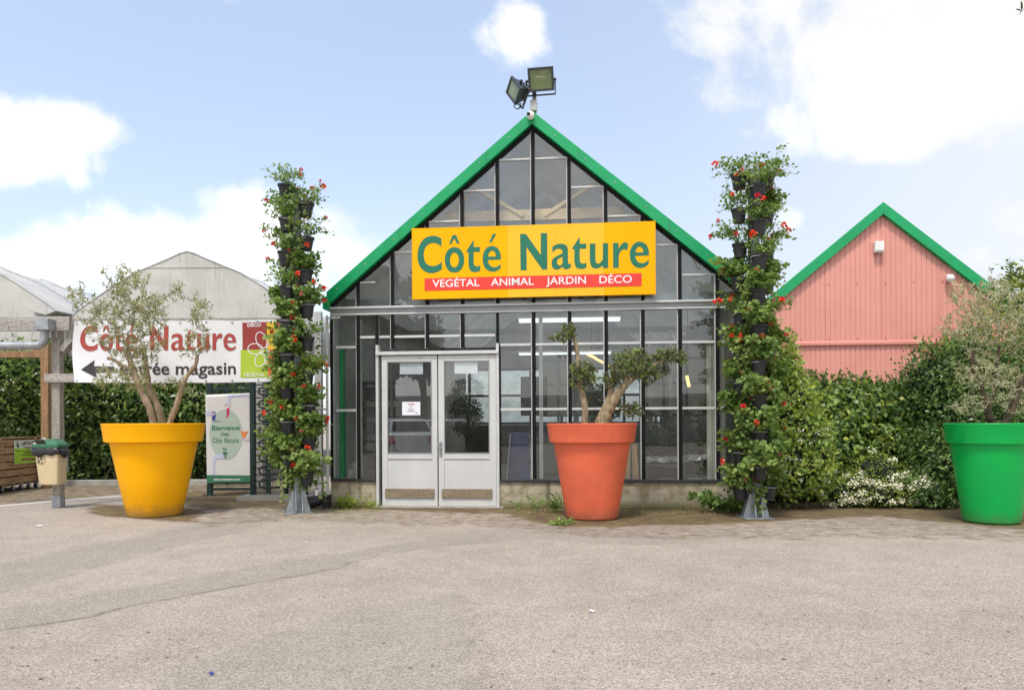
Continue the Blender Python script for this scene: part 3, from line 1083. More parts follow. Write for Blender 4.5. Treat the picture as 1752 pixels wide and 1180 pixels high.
def door_leaf(x0, x1, gx0, gx1, kx0, kx1, handle_x, papers):
    v0 = -.045
    ya, yb, gy0, gy1 = 608, 868, 617.5, 775.6
    u0, u1 = FU(x0, 740, v0)[0], FU(x1, 740, v0)[0]
    g0, g1 = FU(gx0, 700, v0)[0], FU(gx1, 700, v0)[0]
    z1 = FU(750, 607.7, -.045)[1]
    z0 = .025
    c0, c1 = FU(750, gy1, v0)[1], FU(750, gy0, v0)[1]
    mb = MB()
    mb.box(u0, g0, v0, .0, z0, z1).box(g1, u1, v0, .0, z0, z1)
    mb.box(g0, g1, v0, .0, c1, z1).box(g0, g1, v0, .0, c0 - .085, c0).box(g0, g1, v0, .0, z0, .20)
    d = mb.build('door', 'door_white', gh, bevel=.004)
    MB().box(g0, g1, v0 + .014, -.005, .2, c0 - .085).build('panel', 'door_white', d)
    MB().box(g0, g1, -.026, -.021, c0, c1).build('glass', 'door_glass', d)
    bz = MB()
    bz.box(g0, g1, -.050, -.027, c0, c0 + .014).box(g0, g1, -.050, -.027, c1 - .014, c1).box(g0, g0 + .012, -.05, -.027, c0 + .014, c1 - .014).box(g1 - .012, g1, -.05, -.027, c0 + .014, c1 - .014)
    bz.build('glazing_bead', 'grey_alu', d)
    k0, k1 = FU(kx0, 843, -.06)[0], FU(kx1, 843, -.06)[0]
    kz0, kz1 = FU(750, 851.5, -.06)[1], FU(750, 836, -.06)[1]
    kp = MB().box(k0, k1, -.066, -.0455, kz0, kz1).build('kick_plate', 'kick_wood', d, bevel=.004)
    sc = MB()
    for f in (.14, .5, .86):
        u = k0 + (k1 - k0) * f
        sc.lathe([(.0, 0), (.011, 0), (.011, .004), (0, .005)], 10, (0, 0, 0))
        n = 40
        sc.v[-n:] = [(u + x, -.067 - z, (kz0 + kz1) / 2 + y) for x, y, z in sc.v[-n:]]
    sc.build('screw', 'galvanised', kp, smooth=True)
    if handle_x:
        hu, hz = FU(handle_x, 768, -.06)
        h = MB().box(hu - .022, hu + .022, -.056, -.0455, hz - .11, hz + .11)
        h.tube([(hu, -.05, hz + .02), (hu, -.10, hz + .02), (hu - .03, -.105, hz + .02), (hu - .03, -.105, hz + .10)], .012, 8)
        h.build('handle', 'galvanised', d, smooth=True, bevel=.002)
    else:
        lk = MB().lathe([(0, 0), (.016, 0), (.016, .006), (0, .007)], 12)
        lk.v = [((u0 + u1) / 2 + .18 + x, v0 - z - .001, 2.32 + y) for x, y, z in lk.v]
        lk.build('bolt', 'galvanised', d, smooth=True)
    return d


door_a = door_leaf(653.5, 748.2, 662.6, 738.8, 659, 743, None, None)
door_b = door_leaf(750.2, 849, 759.7, 837.4, 756, 842, 754, None)
# notices on the glass
for (a, b, c, d), lab in (((684, 618.5, 723.6, 640), 'blank white sheet taped to the top of the left door glass'), ((777.5, 618, 817, 639), 'bright blank sheet taped to the top of the right door glass')):
    t = MB()
    fbox(t, a, b, c, d, -.019, -.0165)
    o = t.build('paper_sheet', 'paper')
    o.location = gh.location
    o.rotation_euler = gh.rotation_euler
    tag(o, lab, 'notice', 'sheets on the doors')
t = thing('door_notice', 'white printed notice with a red heading in the middle of the left door glass', 'notice', gh.location, -TH)
mb = MB()
fbox(mb, 688, 687, 719, 710, -.0290, -.0265)
mb.build('sheet', 'paper', t)
red, blk = MB(), MB()
fm = lambda x, y: (FU(x, y, -.03)[0], -.0300, FU(x, y, -.03)[1])
put_text(red, 'ENTRÉE', 698, 709, 692.6, -2.6, fm, .03)
for (x0, x1, y) in ((701, 705, 696), (698.5, 708, 700.4), (697, 710, 703.6), (710.5, 715, 706.5)):
    blk.add([fm(x0, y), fm(x1, y), fm(x1, y - .9), fm(x0, y - .9)], [(0, 1, 2, 3)])
red.build('heading', 'vinyl_red', t)
blk.build('lettering', 'vinyl_dark', t)

# shop sign
sg = thing('shop_sign', 'big yellow shop sign with dark green lettering and a red strip under the gable', 'sign', gh.location, -TH)
zb, zt = FU(912, 507.6, VS)[1], FU(912, 384.6, VS)[1]
xs = [705.8, 787, 868, 950, 1034, 1120.3]
us = [FU(x, 445, VS)[0] for x in xs]
for k in range(5):
    MB().box(us[k] + (.0008 if k else 0), us[k + 1] - (.0008 if k < 4 else 0), VS, VS + .05, zb, zt).build('sign_panel', 'sign_yellow_faded' if k in (2, 3) else 'sign_yellow', sg)
fr = MB()
fr.box(us[0] - .008, us[0] - .0005, VS - .006, VS + .055, zb - .008, zt + .008).box(us[5] + .0005, us[5] + .012, VS - .006, VS + .055, zb - .008, zt + .008)
fr.build('edge_trim', 'sign_yellow', sg)
fr = MB()
for u in (us[0] + .3, us[2], us[4]):
    fr.box(u - .03, u + .03, VS + .051, -.045, zb + .1, zt - .1)
fr.build('bracket', 'galvanised', sg)
mb = MB()
for V, Fc in BRAND:
    mb.add([(u, VS - .003, z) for u, z in V], Fc)
mb.build('lettering', 'sign_green', sg)
u0, u1 = FU(726.5, 485, VS)[0], FU(1097.8, 480, VS)[0]
z0, z1 = FU(912, 493.3, VS)[1], FU(912, 471.8, VS)[1]
MB().box(u0, u1, VS - .0045, VS - .0004, z0, z1).build('red_strip', 'sign_red', sg)
mb = MB()
fs = lambda u, z: (u, VS - .0068, z)
zz0, zz1 = z0 + .052, z0 + .052 + .112
for wd, a, b in (('VEGÉTAL', 740, 820.5), ('ANIMAL', 840, 913.5), ('JARDIN', 934.5, 1002.5), ('DÉCO', 1025.5, 1081)):
    mb = MB()
    put_text(mb, wd, FU(a, 483, VS)[0], FU(b, 483, VS)[0], zz0, zz1 - zz0, fs, .009)
    mb.build('small_lettering', 'sign_white', sg)
# cable sagging under the sign
c = MB()
for a, b in ((716, 782), (884, 946), (984, 1030)):
    pa, pb = FU(a, 512, -.12), FU(b, 510, -.12)
    c.tube([(pa[0] + (pb[0] - pa[0]) * k / 8, -.12, zb + .04 - .10 * math.sin(math.pi * k / 8)) for k in range(9)], .006, 5)
c.build('cable', 'black_rubber', sg, smooth=True)

# ---- inside the glasshouse: frame and things
for v in (.3, 4.4, 8.1):
    t = MB()
    zt = FU(850, 370, v if v < 1 else .3)[1] + .1
    f = lambda u, z: Vector((u, v, z))
    t.beam(f(-1.42, zt - .1), f(1.42, zt - .1), .06, .17, (0, 0, 1))
    for s in (-1, 1):
        t.beam(f(s * 1.40, zt - .1), f(s * .95, zt + .36), .055, .10, (0, 1, 0))
        t.beam(f(s * .95, zt + .36), f(s * .16, zt - .12), .055, .10, (0, 1, 0))
    t.build('roof_truss', 'truss_wood', gh)
    MB().box(-3.05, 3.05, v - .04, v + .04, 3.18, 3.3).build('tie_beam', 'grey_alu', gh)
fl = MB().box(-3.09, 3.09, .175, LEN + .2, 0, .012).build('shop_floor', 'interior_floor', gh)
# rear wall: pale bays, dark frames
MB().box(-3.1, 3.1, LEN - .02, LEN + .02, 1.25, 3.098).build('rear_glazing', 'rear_glass', gh)
MB().prism([(-3.12, 3.1), (3.12, 3.1), (3.12, 3.37), (.0, 5.965), (-3.12, 3.37)], lambda u, z: (u, LEN - .02, z), lambda u, z: (u, LEN + .02, z)).build('rear_gable', 'whitewash_roof', gh)
MB().box(-3.1, 3.1, LEN - .03, LEN + .03, .0, 1.249).build('rear_base', 'interior_dark', gh)
mb = MB()
for k in range(7):
    u = -3 + k
    mb.box(u - .04, u + .04, LEN - .09, LEN - .031, 0, 3.1)
for z in (1.3, 2.2, 3.05):
    mb.box(-3.08, 3.08, LEN - .088, LEN - .04, z - .04, z + .04)
mb.build('rear_frame', 'interior_dark', gh)
# inner lean-to glazing rails seen just behind the front (pale uprights)
mb = MB()
for u, v in ((.09, .35), (-2.86, .4), (1.98, 2.6), (2.35, 2.6), (.62, 3.4)):
    mb.box(u - .03, u + .03, v, v + .06, .012, 3.0)
mb.build('inner_post', 'white_alu', gh)
x0, z0 = FU(569, 700, .10)
MB().box(x0, x0 + .15, .18, .30, .012, FU(570, 597, .25)[1]).build('green_column', 'green_paint', gh)
mb = MB()
x0, x1 = FU(1210, 700, .5)[0], FU(1243, 700, .5)[0]
n = 14
vs, fs = [], []
for k in range(n + 1):
    u = x0 + (x1 - x0) * k / n
    vv = .5 + .02 * math.sin(k * 1.9)
    vs += [(u, vv, .03), (u, vv, 2.5)]
    if k:
        fs.append((2 * k - 2, 2 * k, 2 * k + 1, 2 * k - 1))
cu = MB().add(vs, fs).build('curtain', 'curtain_cream')
m = cu.modifiers.new('thick', 'SOLIDIFY')
m.thickness = .01
cu.location, cu.rotation_euler = gh.location, gh.rotation_euler
tag(cu, 'cream hanging curtain inside the right end of the glass front', 'curtain')


def gloc(u, v, z=.012):
    q = Vector((OX, OY, 0)) + UU * u + VV * v
    q.z = z
    return q


def strip_light(px0, px1, py, v, label, mat='plastic_white', hgt=.1, dep=.16):
    a, b = FU(px0, py, v), FU(px1, py, v)
    t = thing('strip_light', label, 'lamp', gloc((a[0] + b[0]) / 2, v, a[1]), -TH, 'strip lights behind the glass')
    L = (b[0] - a[0]) / 2
    MB().box(-L, L, -dep / 2, dep / 2, 0, hgt * .45).build('housing', mat, t, bevel=.006)
    MB().prism([(-dep * .42, -.001), (dep * .42, -.001), (dep * .3, -hgt * .55), (-dep * .3, -hgt * .55)], lambda y, z: (-L + .02, y, z), lambda y, z: (L - .02, y, z)).build('diffuser', 'lamp_pale', t)
    mb = MB()
    for u in (-L * .7, L * .7):
        mb.tube([(u, 0, hgt * .45), (u, 0, 3.2 - a[1])], .004, 5)
    mb.build('wire', 'black_rubber', t)
    return t


strip_light(886, 1063, 546, .45, 'long white strip light hanging just below the eaves rail behind the glass')
strip_light(886, 1047, 604, .55, 'thin white strip light hanging lower, behind the bonsai olive', hgt=.06, dep=.1)
# lit lamps in two rows further inside
for k, (px, py, v) in enumerate(((1012, 609, 3.0), (1026, 617, 4.2), (1042, 627, 5.6), (1167, 616, 1.6), (1177, 652, 1.9))):
    u, z = FU(px, py, v)
    t = thing('ceiling_lamp', ['lit yellow lamp nearest the low strip light in the receding row', 'second lit yellow lamp in the row receding behind the bonsai', 'third lit yellow lamp in the row, half behind the bonsai leaves',
                               'lit yellow lamp beside the tip of the right bonsai branch', 'longest lit yellow lamp, right of the bonsai crown'][k], 'lamp', gloc(u, v, z), -TH, 'lit lamps inside the shop')
    dx, dz = (.085, -.045) if k < 3 else (.02, -.03 if k == 3 else -.10)
    MB().beam((-dx, 0, -dz), (dx, 0, dz), .05, .06, (0, 1, 0)).build('tube', 'lamp_warm', t)
    MB().tube([(0, 0, .02), (0, 0, 3.3 - z)], .008, 5).build('rod', 'interior_dark', t)

# shop clutter seen through the glass
def clutter(name, label, cat, px, py, v, group=None):
    u, z = FU(px, py, v)
    return thing(name, label, cat, gloc(u, v), -TH, group)


def bench_table(px, v, w, d, h, label):
    t = clutter('display_table', label, 'table', px, 800, v, 'tables behind the glass')
    MB().box(-w / 2, w / 2, 0, d, h - .05, h).build('table_top', 'interior_dark', t, bevel=.01)
    for sx in (-1, 1):
        for y in (.04, d - .04):
            MB().box(sx * (w / 2 - .04) - .025, sx * (w / 2 - .04) + .025, y - .025, y + .025, 0, h - .051).build('leg', 'interior_dark', t)
    MB().box(-w / 2 + .02, w / 2 - .02, .02, d - .02, .12, h * .62).build('drawer_block', 'interior_dark', t, bevel=.01)
    mb = MB()
    for k in range(2):
        mb.box(-.12, .12, .002, .019, .2 + k * .16, .235 + k * .16)
    mb.build('handle', 'galvanised', t)
    return t


bench_table(1140, .7, .66, .7, .62, 'dark drawer table right of the coral planter, behind the glass')
bench_table(1188, .8, .44, .8, .72, 'dark table beside the cream curtain, behind the glass')
t = clutter('plastic_sheet', 'crumpled clear plastic sheet on the dark tables behind the glass', 'plastic sheet', 1160, 790, .75)
t.location.z = .64
n = 14
vs = [(-.5 + i / n, -.02 + j * .05, .10 * abs(math.sin(i * 2.3 + j * 1.7)) * (1 if j else .3) + .012 + (.03 if i > 9 else 0)) for j in range(10) for i in range(n + 1)]
fs = [(j * (n + 1) + i, j * (n + 1) + i + 1, (j + 1) * (n + 1) + i + 1, (j + 1) * (n + 1) + i) for j in range(9) for i in range(n)]
pmat('clear_plastic', (.16, .17, .18), .35, .5, 9, spec=.9)
MB().add(vs, fs).build('sheet', 'clear_plastic', t)
# trolleys / covered stands left of the planter
for k, (px, w, h, lab) in enumerate(((888, .42, 1.14, 'blue cloth covered stand right of the white doors, behind the glass'), (918, .20, 1.05, 'dark narrow stand close to the coral planter, behind the glass'))):
    t = clutter('covered_stand', lab, 'stand', px, 800, .75, 'stands behind the glass')
    MB().prism([(-w / 2, .02), (w / 2, .02), (w * .36, h), (-w * .3, h)], lambda x, z: (x, 0, z), lambda x, z: (x, .35, z)).build('cover', 'blue_cloth' if k == 0 else 'interior_dark', t, bevel=.03)
    mb = MB()
    for s in (-.55, .62):
        mb.tube([(s * w, -.05, 0), (s * w * .62, .1, h * .98)], .018, 6)
    mb.build('strut', 'galvanised', t)
# screen on a post
t = clutter('screen_stand', 'black screen on a post standing behind the bonsai olive, left side', 'screen', 914, 800, 1.5)
u, z0 = FU(914, 712, 1.5)
MB().box(-.23, .23, 0, .07, z0, FU(914, 645, 1.5)[1]).build('screen', 'interior_dark', t, bevel=.02)
MB().tube([(0, .04, .02), (0, .04, z0)], .03, 8).build('post', 'interior_dark', t)
MB().lathe([(.22, 0), (.22, .015), (.05, .03)], 20).build('foot', 'interior_dark', t)
# shelves with crates in the left bay
t = clutter('shelf_rack', 'dark shelf rack in the left end bay, behind the green column', 'rack', 622, 800, 1.2)
mb = MB()
for k in range(7):
    mb.box(-.55, .5, 0, .5, .2 + k * .3, .23 + k * .3)
mb.build('shelf', 'interior_dark', t)
mb = MB()
for x in (-.55, -.05, .5):
    mb.box(x - .02, x + .02, -.03, .0, .0, 2.3)
mb.build('upright', 'grey_alu', t)
mb = MB()
for k in range(6):
    mb.box(-.5, .46, .05, .45, .232 + k * .3, .39 + k * .3 + .04 * (k % 2))
mb.build('load', 'interior_dark', t)
# wooden slats leaning
t = clutter('leaning_board', 'brown wooden boards leaning just right of the coral planter, behind the glass', 'boards', 1076, 800, .5)
MB().beam((-.04, 0, 0), (0, .25, 1.2), .09, .03, (0, 1, 0)).beam((.12, 0, 0), (.10, .25, .95), .09, .03, (0, 1, 0)).build('board', 'brown_wood', t)
# floor standing dark rack in the middle, and a counter far back
t = clutter('shop_counter', 'pale low counter at the back of the shop floor', 'counter', 1000, 760, 8.0)
MB().box(-1.5, 1.3, 0, .7, 0, 1.0).build('body', 'interior_white', t, bevel=.01)
MB().box(-1.6, 1.4, -.05, .75, 1.001, 1.05).build('top', 'interior_dark', t, bevel=.01)
for k, (px, py, v, h, lab) in enumerate(((797, 690, 4.2, .9, 'round clipped bush in a brown pot behind the right door'), (1030, 690, 2.4, .85, 'dark potted conifer standing behind the bonsai olive'))):
    t = clutter('potted_bush', lab, 'plant', px, 800, v, 'bushes inside the shop')
    MB().lathe([(.2, 0), (.27, .42), (.30, .42), (.30, .5), (.26, .5), (.25, .44), (.02, .44)], 24).build('pot', 'terracotta_pot', t, smooth=True)
    MB().tube([(0, 0, .44), (.02, 0, 1.3)], .025, 6).build('trunk', 'twig_brown', t)
    nn = 1500
    q = rnd_dirs(nn) * (rng.random((nn, 1)) ** .35) * np.array([.36, .36, .42]) + np.array([0, 0, 1.45 + .15 * k])
    V, Fc = leaf_arrays(q, rnd_dirs(nn), rnd_dirs(nn), rng.uniform(.06, .1, nn), rng.uniform(.03, .05, nn))
    np_mesh('crown', V, [Fc], 'leaf_hedge_dark', t)
# pale glazed partitions further inside
for k, (xa, xb, ya, yb, v, lab) in enumerate(((927, 1012, 592, 712, 3.2, 'pale glazed partition with grey frames behind the left part of the bonsai'), (1096, 1214, 588, 712, 3.6, 'pale glazed partition with dark frames left of the cream curtain'))):
    ua_, za_ = FU(xa, yb, v)
    ub_, zb_ = FU(xb, ya, v)
    t = thing('glazed_screen', lab, 'screen', gloc((ua_ + ub_) / 2, v), -TH, 'glazed screens inside the shop')
    w_ = (ub_ - ua_) / 2
    MB().box(-w_, w_, 0, .03, za_, zb_).build('panel', 'curtain_cream' if k else 'interior_white', t)
    mb = MB()
    for f in (-1, -.33, .33, 1):
        mb.box(f * w_ - .025, f * w_ + .025, -.035, -.001, 0, zb_)
    for z_ in (za_, za_ + (zb_ - za_) * .45, za_ + (zb_ - za_) * .8, zb_):
        mb.box(-w_, w_, -.03, -.002, z_ - .02, z_ + .02)
    mb.build('frame', 'grey_alu' if k == 0 else 'interior_dark', t)
# row of dark plants right
t = clutter('plant_tray', 'row of dark leafy plants in the glass bays left of the cream curtain', 'plants', 1160, 740, 2.2)
nn = 2600
q = rng.random((nn, 3)) * np.array([1.5, .5, .8]) + np.array([-.8, 0, .55])
q[:, 2] *= .8 + .35 * np.sin(q[:, 0] * 9) ** 2
V, Fc = leaf_arrays(q, unit(rnd_dirs(nn) + np.array([0, 0, .8])), rnd_dirs(nn), rng.uniform(.08, .16, nn), rng.uniform(.02, .05, nn))
np_mesh('foliage', V, [Fc], 'leaf_hedge_dark', t)
MB().box(-.8, .7, 0, .5, .0, .55).build('tray', 'interior_dark', t)

# ================================================================== PINK BUILDING
yy = -(ray(1508, 348)[1])
YP = (6.047 - H) / yy
pc = P(1508, 348, YP)
pk = thing('pink_warehouse', 'pink corrugated metal gable with green verge boards behind the hedge', 'building', (pc.x, pc.y, 0), -TH)
topp = lambda u: 6.047 - .19 - PITCH * abs(u)
zf = 3.02
for lo, hi, nm, v in ((zf + .03, None, 'upper_cladding', 0.0), (0, zf - .03, 'lower_cladding', .015)):
    mb = MB()
    st = .106
    u = -3.2
    while u < 3.2 - 1e-6:
        for a, b, dv in ((u, u + st * .78, -.010), (u + st * .78, u + st, 0)):
            b = min(b, 3.2)
            za = hi if hi else max(lo + .01, topp(a))
            zb_ = hi if hi else max(lo + .01, topp(b))
            mb.prism([(a, lo), (b, lo), (b, zb_), (a, za)], lambda x, z: (x, v + dv, z), lambda x, z: (x, v + .05, z))
        u += st
    mb.build(nm, 'pink_sheet', pk)
mb = MB()
for u in (-2.14, -1.19, 0, 1.19, 2.14):
    mb.box(u - .006, u + .006, -.016, -.0105, zf + .05, topp(u))
mb.build('joint_cover', 'pink_trim', pk)
mb = MB()
for u in np.arange(-2.9, 3, .595):
    for z in (topp(u) - .1, 4.32, zf + .10):
        if z < topp(u) - .05:
            mb.box(u - .014, u + .014, -.022, -.0105, z - .014, z + .014)
mb.build('fixing', 'pink_trim', pk)
MB().prism([(-.05, zf - .05), (-.05, zf), (-.03, zf + .045), (.02, zf + .045), (.02, zf - .05)], lambda y, z: (-3.2, y, z), lambda y, z: (3.2, y, z)).build('flashing', 'pink_trim', pk, bevel=.004)
for s in (-1, 1):
    poly = [(0, 6.047), (s * 3.28, 6.047 - PITCH * 3.28), (s * 3.28, 6.047 - PITCH * 3.28 - .27), (0, 6.047 - .26)]
    MB().prism(poly, lambda u, z: (u, -.12, z), lambda u, z: (u, .06, z)).build('verge_board', 'green_paint', pk, bevel=.006)
    poly = [(0, 5.5), (s * 3.1, 5.5 - PITCH * 3.1 + .35), (s * 3.1, 5.44 - PITCH * 3.1 + .35), (0, 5.44)]
    MB().prism(poly, lambda u, z: (u, .062, z), lambda u, z: (u, 5, z)).build('roof', 'grey_alu', pk)
    MB().box(s * 3.12, s * 3.19, .06, 5, 0, 3.2).build('side_wall', 'pink_sheet', pk)


def plane_pt(base, px, py, v):
    """photo pixel -> (u, z) on a plane parallel to the shop front through base, v metres behind it"""
    x, y = ray(px, py)
    tt = (v + VV.x * base[0] + VV.y * base[1]) / (VV.x * x + VV.y)
    return (tt * x - base[0]) * UU.x + (tt - base[1]) * UU.y, H - y * tt


u, z = plane_pt(pc, 1504, 423, -.1)
q = pc + UU * u - VV * .03
t = thing('alarm_box', 'white alarm box high on the pink gable', 'alarm', (q.x, q.y, z), -TH)
MB().box(-.095, .095, -.12, 0, -.11, .125).build('case', 'plastic_white', t, bevel=.012)
MB().box(-.085, .085, -.125, -.1205, -.10, -.06).build('strobe', 'plastic_grey', t, bevel=.004)
MB().box(-.03, .03, -.10, -.02, -.135, -.112).build('vent', 'plastic_grey', t)
u, z = plane_pt(pc, 1625, 477, -.1)
q = pc + UU * u - VV * .03
t = thing('security_camera', 'white dome camera on the right slope of the pink gable', 'camera', (q.x, q.y, z), -TH)
b = MB().lathe([(0, -.085), (.05, -.07), (.08, -.03), (.088, .02), (.07, .07), (.03, .09), (0, .092)], 24)
b.v = [(x, y - .09, zz) for x, y, zz in b.v]
b.build('dome', 'plastic_white', t, smooth=True)
MB().box(-.05, .05, -.05, -.002, -.03, .1).build('bracket', 'plastic_white', t)

# camera and floodlights on the ridge of the glasshouse
q = gloc(FU(907.5, 198, -.19)[0], -.19, FU(907.5, 198, -.19)[1])
t = thing('security_camera', 'white dome camera at the peak of the glass gable', 'camera', q, -TH)
b = MB().lathe([(0, -.062), (.035, -.052), (.058, -.02), (.062, .015), (.05, .048), (.025, .062), (0, .064)], 24)
b.build('dome', 'plastic_white', t, smooth=True)
b = MB().lathe([(0, 0), (.026, .0), (.03, .02), (.024, .035), (0, .036)], 16)
M = Vector((-.42, -.85, .12)).normalized().to_track_quat('Z', 'Y').to_matrix()
b.v = [tuple(M @ Vector(p) + M @ Vector((0, 0, .038))) for p in b.v]
b.build('lens', 'lens_black', t, smooth=True)
MB().box(-.03, .03, .03, .065, -.02, .05).build('bracket', 'plastic_white', t)

u, z = FU(913, 192, .0)
t = thing('floodlight_mast', 'grey mast on the roof ridge carrying two black floodlights', 'floodlights', gloc(u, 0.02, z - .12), -TH)
zz = lambda py: FU(913, py, .0)[1] - (z - .12)
xx = lambda px: FU(px, 150, .0)[0] - u
MB().box(xx(910.5), xx(917.5), -.03, .03, 0, zz(136)).build('pole', 'pole_steel', t, bevel=.004)
MB().box(xx(907.3), xx(918.5), -.085, -.031, zz(192), zz(174)).build('junction_box', 'plastic_grey', t, bevel=.008)
mb = MB()
for k in range(3):
    mb.tube([(xx(918.4), -.06, zz(190) + k * .045), (xx(920.2), -.06, zz(190) + k * .045)], .012, 8)
mb.build('cable_gland', 'plastic_grey', t, smooth=True)


def floodlight(c, facing, rollv, w, h, d, up=(0, 0, 1)):
    zf_ = -Vector(facing).normalized()
    x = Vector(up).cross(zf_).normalized()
    y = zf_.cross(x)
    rr = Matrix.Rotation(rollv, 3, 'Z')
    M = Matrix((x, y, zf_)).transposed() @ rr
    T = lambda p: tuple(Vector(c) + M @ Vector(p))
    # housing: tapered shell behind the front frame
    mb = MB()
    a = [(-w / 2 + .015, -h / 2 + .015), (w / 2 - .015, -h / 2 + .015), (w / 2 - .015, h / 2 - .015), (-w / 2 + .015, h / 2 - .015)]
    mb.prism(a, lambda p, q_: T((p, q_, .022)), lambda p, q_: T((p * .80, q_ * .62 + .02, d)))
    for k in range(5):
        mb.prism([(-w * .36 + k * w * .16, -h * .25), (-w * .34 + k * w * .16, -h * .25), (-w * .34 + k * w * .16, h * .28), (-w * .36 + k * w * .16, h * .28)], lambda p, q_: T((p, q_, d * .75)), lambda p, q_: T((p, q_, d + .025)))
    hs = mb.build('floodlight', 'floodlight_case', t, bevel=.012)
    fr = MB()
    e = .028
    for (x0, x1, y0, y1) in ((-w / 2, w / 2, -h / 2, -h / 2 + e), (-w / 2, w / 2, h / 2 - e, h / 2), (-w / 2, -w / 2 + e, -h / 2 + e, h / 2 - e), (w / 2 - e, w / 2, -h / 2 + e, h / 2 - e)):
        vs = [T((xa, ya, za)) for za in (-.018, .021) for ya in (y0, y1) for xa in (x0, x1)]
        fr.add(vs, [(0, 2, 3, 1), (4, 5, 7, 6), (0, 1, 5, 4), (2, 6, 7, 3), (0, 4, 6, 2), (1, 3, 7, 5)])
    fr.build('frame', 'floodlight_case', hs)
    g = MB()
    vs = [T((xa * (w / 2 - e - .001), ya * (h / 2 - e - .001), za)) for za in (-.006, -.001) for ya in (-1, 1) for xa in (-1, 1)]
    g.add(vs, [(0, 2, 3, 1), (4, 5, 7, 6), (0, 1, 5, 4), (2, 6, 7, 3), (0, 4, 6, 2), (1, 3, 7, 5)])
    g.build('glass', 'lamp_glass', hs)
    rf = MB()
    rf.add([T((-w * .4, -h * .40, .004)), T((w * .4, -h * .40, .004)), T((w * .4, -h * .1, .018)), T((-w * .4, -h * .1, .018)), T((w * .4, h * .4, .006)), T((-w * .4, h * .4, .006))], [(0, 1, 2, 3), (3, 2, 4, 5)])
    rf.build('reflector', 'lamp_reflector', hs)
    tb = MB().tube([T((-w * .18, h * .1, .004)), T((w * .2, h * .1, .004))], .008, 8)
    tb.build('bulb', 'plastic_white', hs, smooth=True)
    br = MB()
    br.tube([T((-w / 2 - .02, 0, d * .4)), T((-w / 2 - .02, -h * .62, d * .6)), T((w / 2 + .02, -h * .62, d * .6)), T((w / 2 + .02, 0, d * .4))], .014, 6)
    for s in (-1, 1):
        a, b_ = T((s * (w / 2 - .04), 0, d * .4)), T((s * (w / 2 + .04), 0, d * .4))
        br.tube([a, b_], .022, 8)
    br.build('bracket', 'floodlight_case', hs)
    return T


pmat('lamp_reflector', (.42, .45, .33), .35, .1, 6, metal=.4)
P0 = lambda px, py, y=-.2: (FU(px, py, y)[0] - u, y - .02, FU(px, py, y)[1] - (z - .12))
T1 = floodlight(P0(925.5, 136, -.16), (.10, -1, -.28), R(-4), .39, .335, .15)
T2 = floodlight(P0(879, 155, -.10), (-.81, -.57, -.10), 0, .27, .36, .19, (-.42, .5, .76))
mb = MB()
a, b = Vector(P0(887, 173, -.1)), Vector(P0(913, 160, 0))
mb.tube([P0(896, 166, -.06), P0(905, 157, -.03), P0(914, 152, .0)], .022, 8)
mb.tube([P0(893, 168, -.06), P0(899, 170, -.05), P0(905, 158, -.03)], .012, 6)
mb.build('arm', 'floodlight_case', t, smooth=True)
mb = MB()
mb.tube([P0(880, 178, -.1), P0(879.5, 183, -.1), P0(885, 187.5, -.1), P0(890.5, 184, -.09), P0(891, 178, -.09), P0(887, 174, -.09)], .008, 6)
mb.tube([P0(885, 187, -.1), P0(894, 180, -.06), P0(898, 170, -.05), P0(905, 150, -.04), P0(900, 142, -.06), P0(904, 138, -.08)], .006, 6)
mb.build('cable', 'black_rubber', t, smooth=True)

# ================================================================== TUNNEL GREENHOUSES
YT = 17.5


def tunnel(dx, label):
    prof = [(320, 430), (334, 434), (356, 444), (378, 453), (410, 466), (437, 482), (463, 499), (490, 517), (515, 536), (526, 552), (530, 600)]
    R_ = [P(px, py, YT) for px, py in prof]
    cx = R_[0].x
    right = [(p.x - cx, p.z) for p in R_]
    right[-1] = (right[-2][0] + .02, 2.75)
    left = [(-x, z_) for x, z_ in right[::-1]]
    outline = left[:-1] + right
    cx += dx
    t = thing('tunnel_greenhouse', label, 'greenhouse', (cx, YT, 0), 0, 'tunnel greenhouses on the left')
    MB().prism(outline, lambda x, z_: (x, 0, z_), lambda x, z_: (x, .03, z_)).build('end_sheet', 'tunnel_sheet', t)
    # horizontal seam
    zs = P(350, 457, YT).z
    xs_ = [x for x, z_ in outline]
    w = np.interp(-zs, [-z_ for x, z_ in right], [x for x, z_ in right])
    MB().box(-w, w, -.012, -.001, zs - .012, zs + .012).build('seam', 'tunnel_sheet', t)
    vs, fs = [], []
    n = len(outline)
    off = [(x * 1.004, z_ + .014) for x, z_ in outline]
    for y in (-.015, 4, 9, 14, 20):
        vs += [(x, y, z_) for x, z_ in off]
    for k in range(4):
        fs += [(k * n + i, k * n + i + 1, (k + 1) * n + i + 1, (k + 1) * n + i) for i in range(n - 1)]
    o = MB().add(vs, fs).build('roof_sheet', 'tunnel_roof', t, smooth=.5)
    m = o.modifiers.new('thick', 'SOLIDIFY')
    m.thickness = .02
    mb = MB()
    for y in np.arange(1.5, 20, 2.0):
        mb.tube([(x * 1.02, y, z_ + .05) for x, z_ in outline], .02, 5)
    mb.build('hoop', 'tunnel_roof', t, smooth=True)
    for s in (-1, 1):
        for y in (2.5, 6, 10, 15):
            MB().box(s * right[-2][0] - .05, s * right[-2][0] + .05, y - .05, y + .05, 0, 2.8).build('post', 'galvanised', t)
    return t


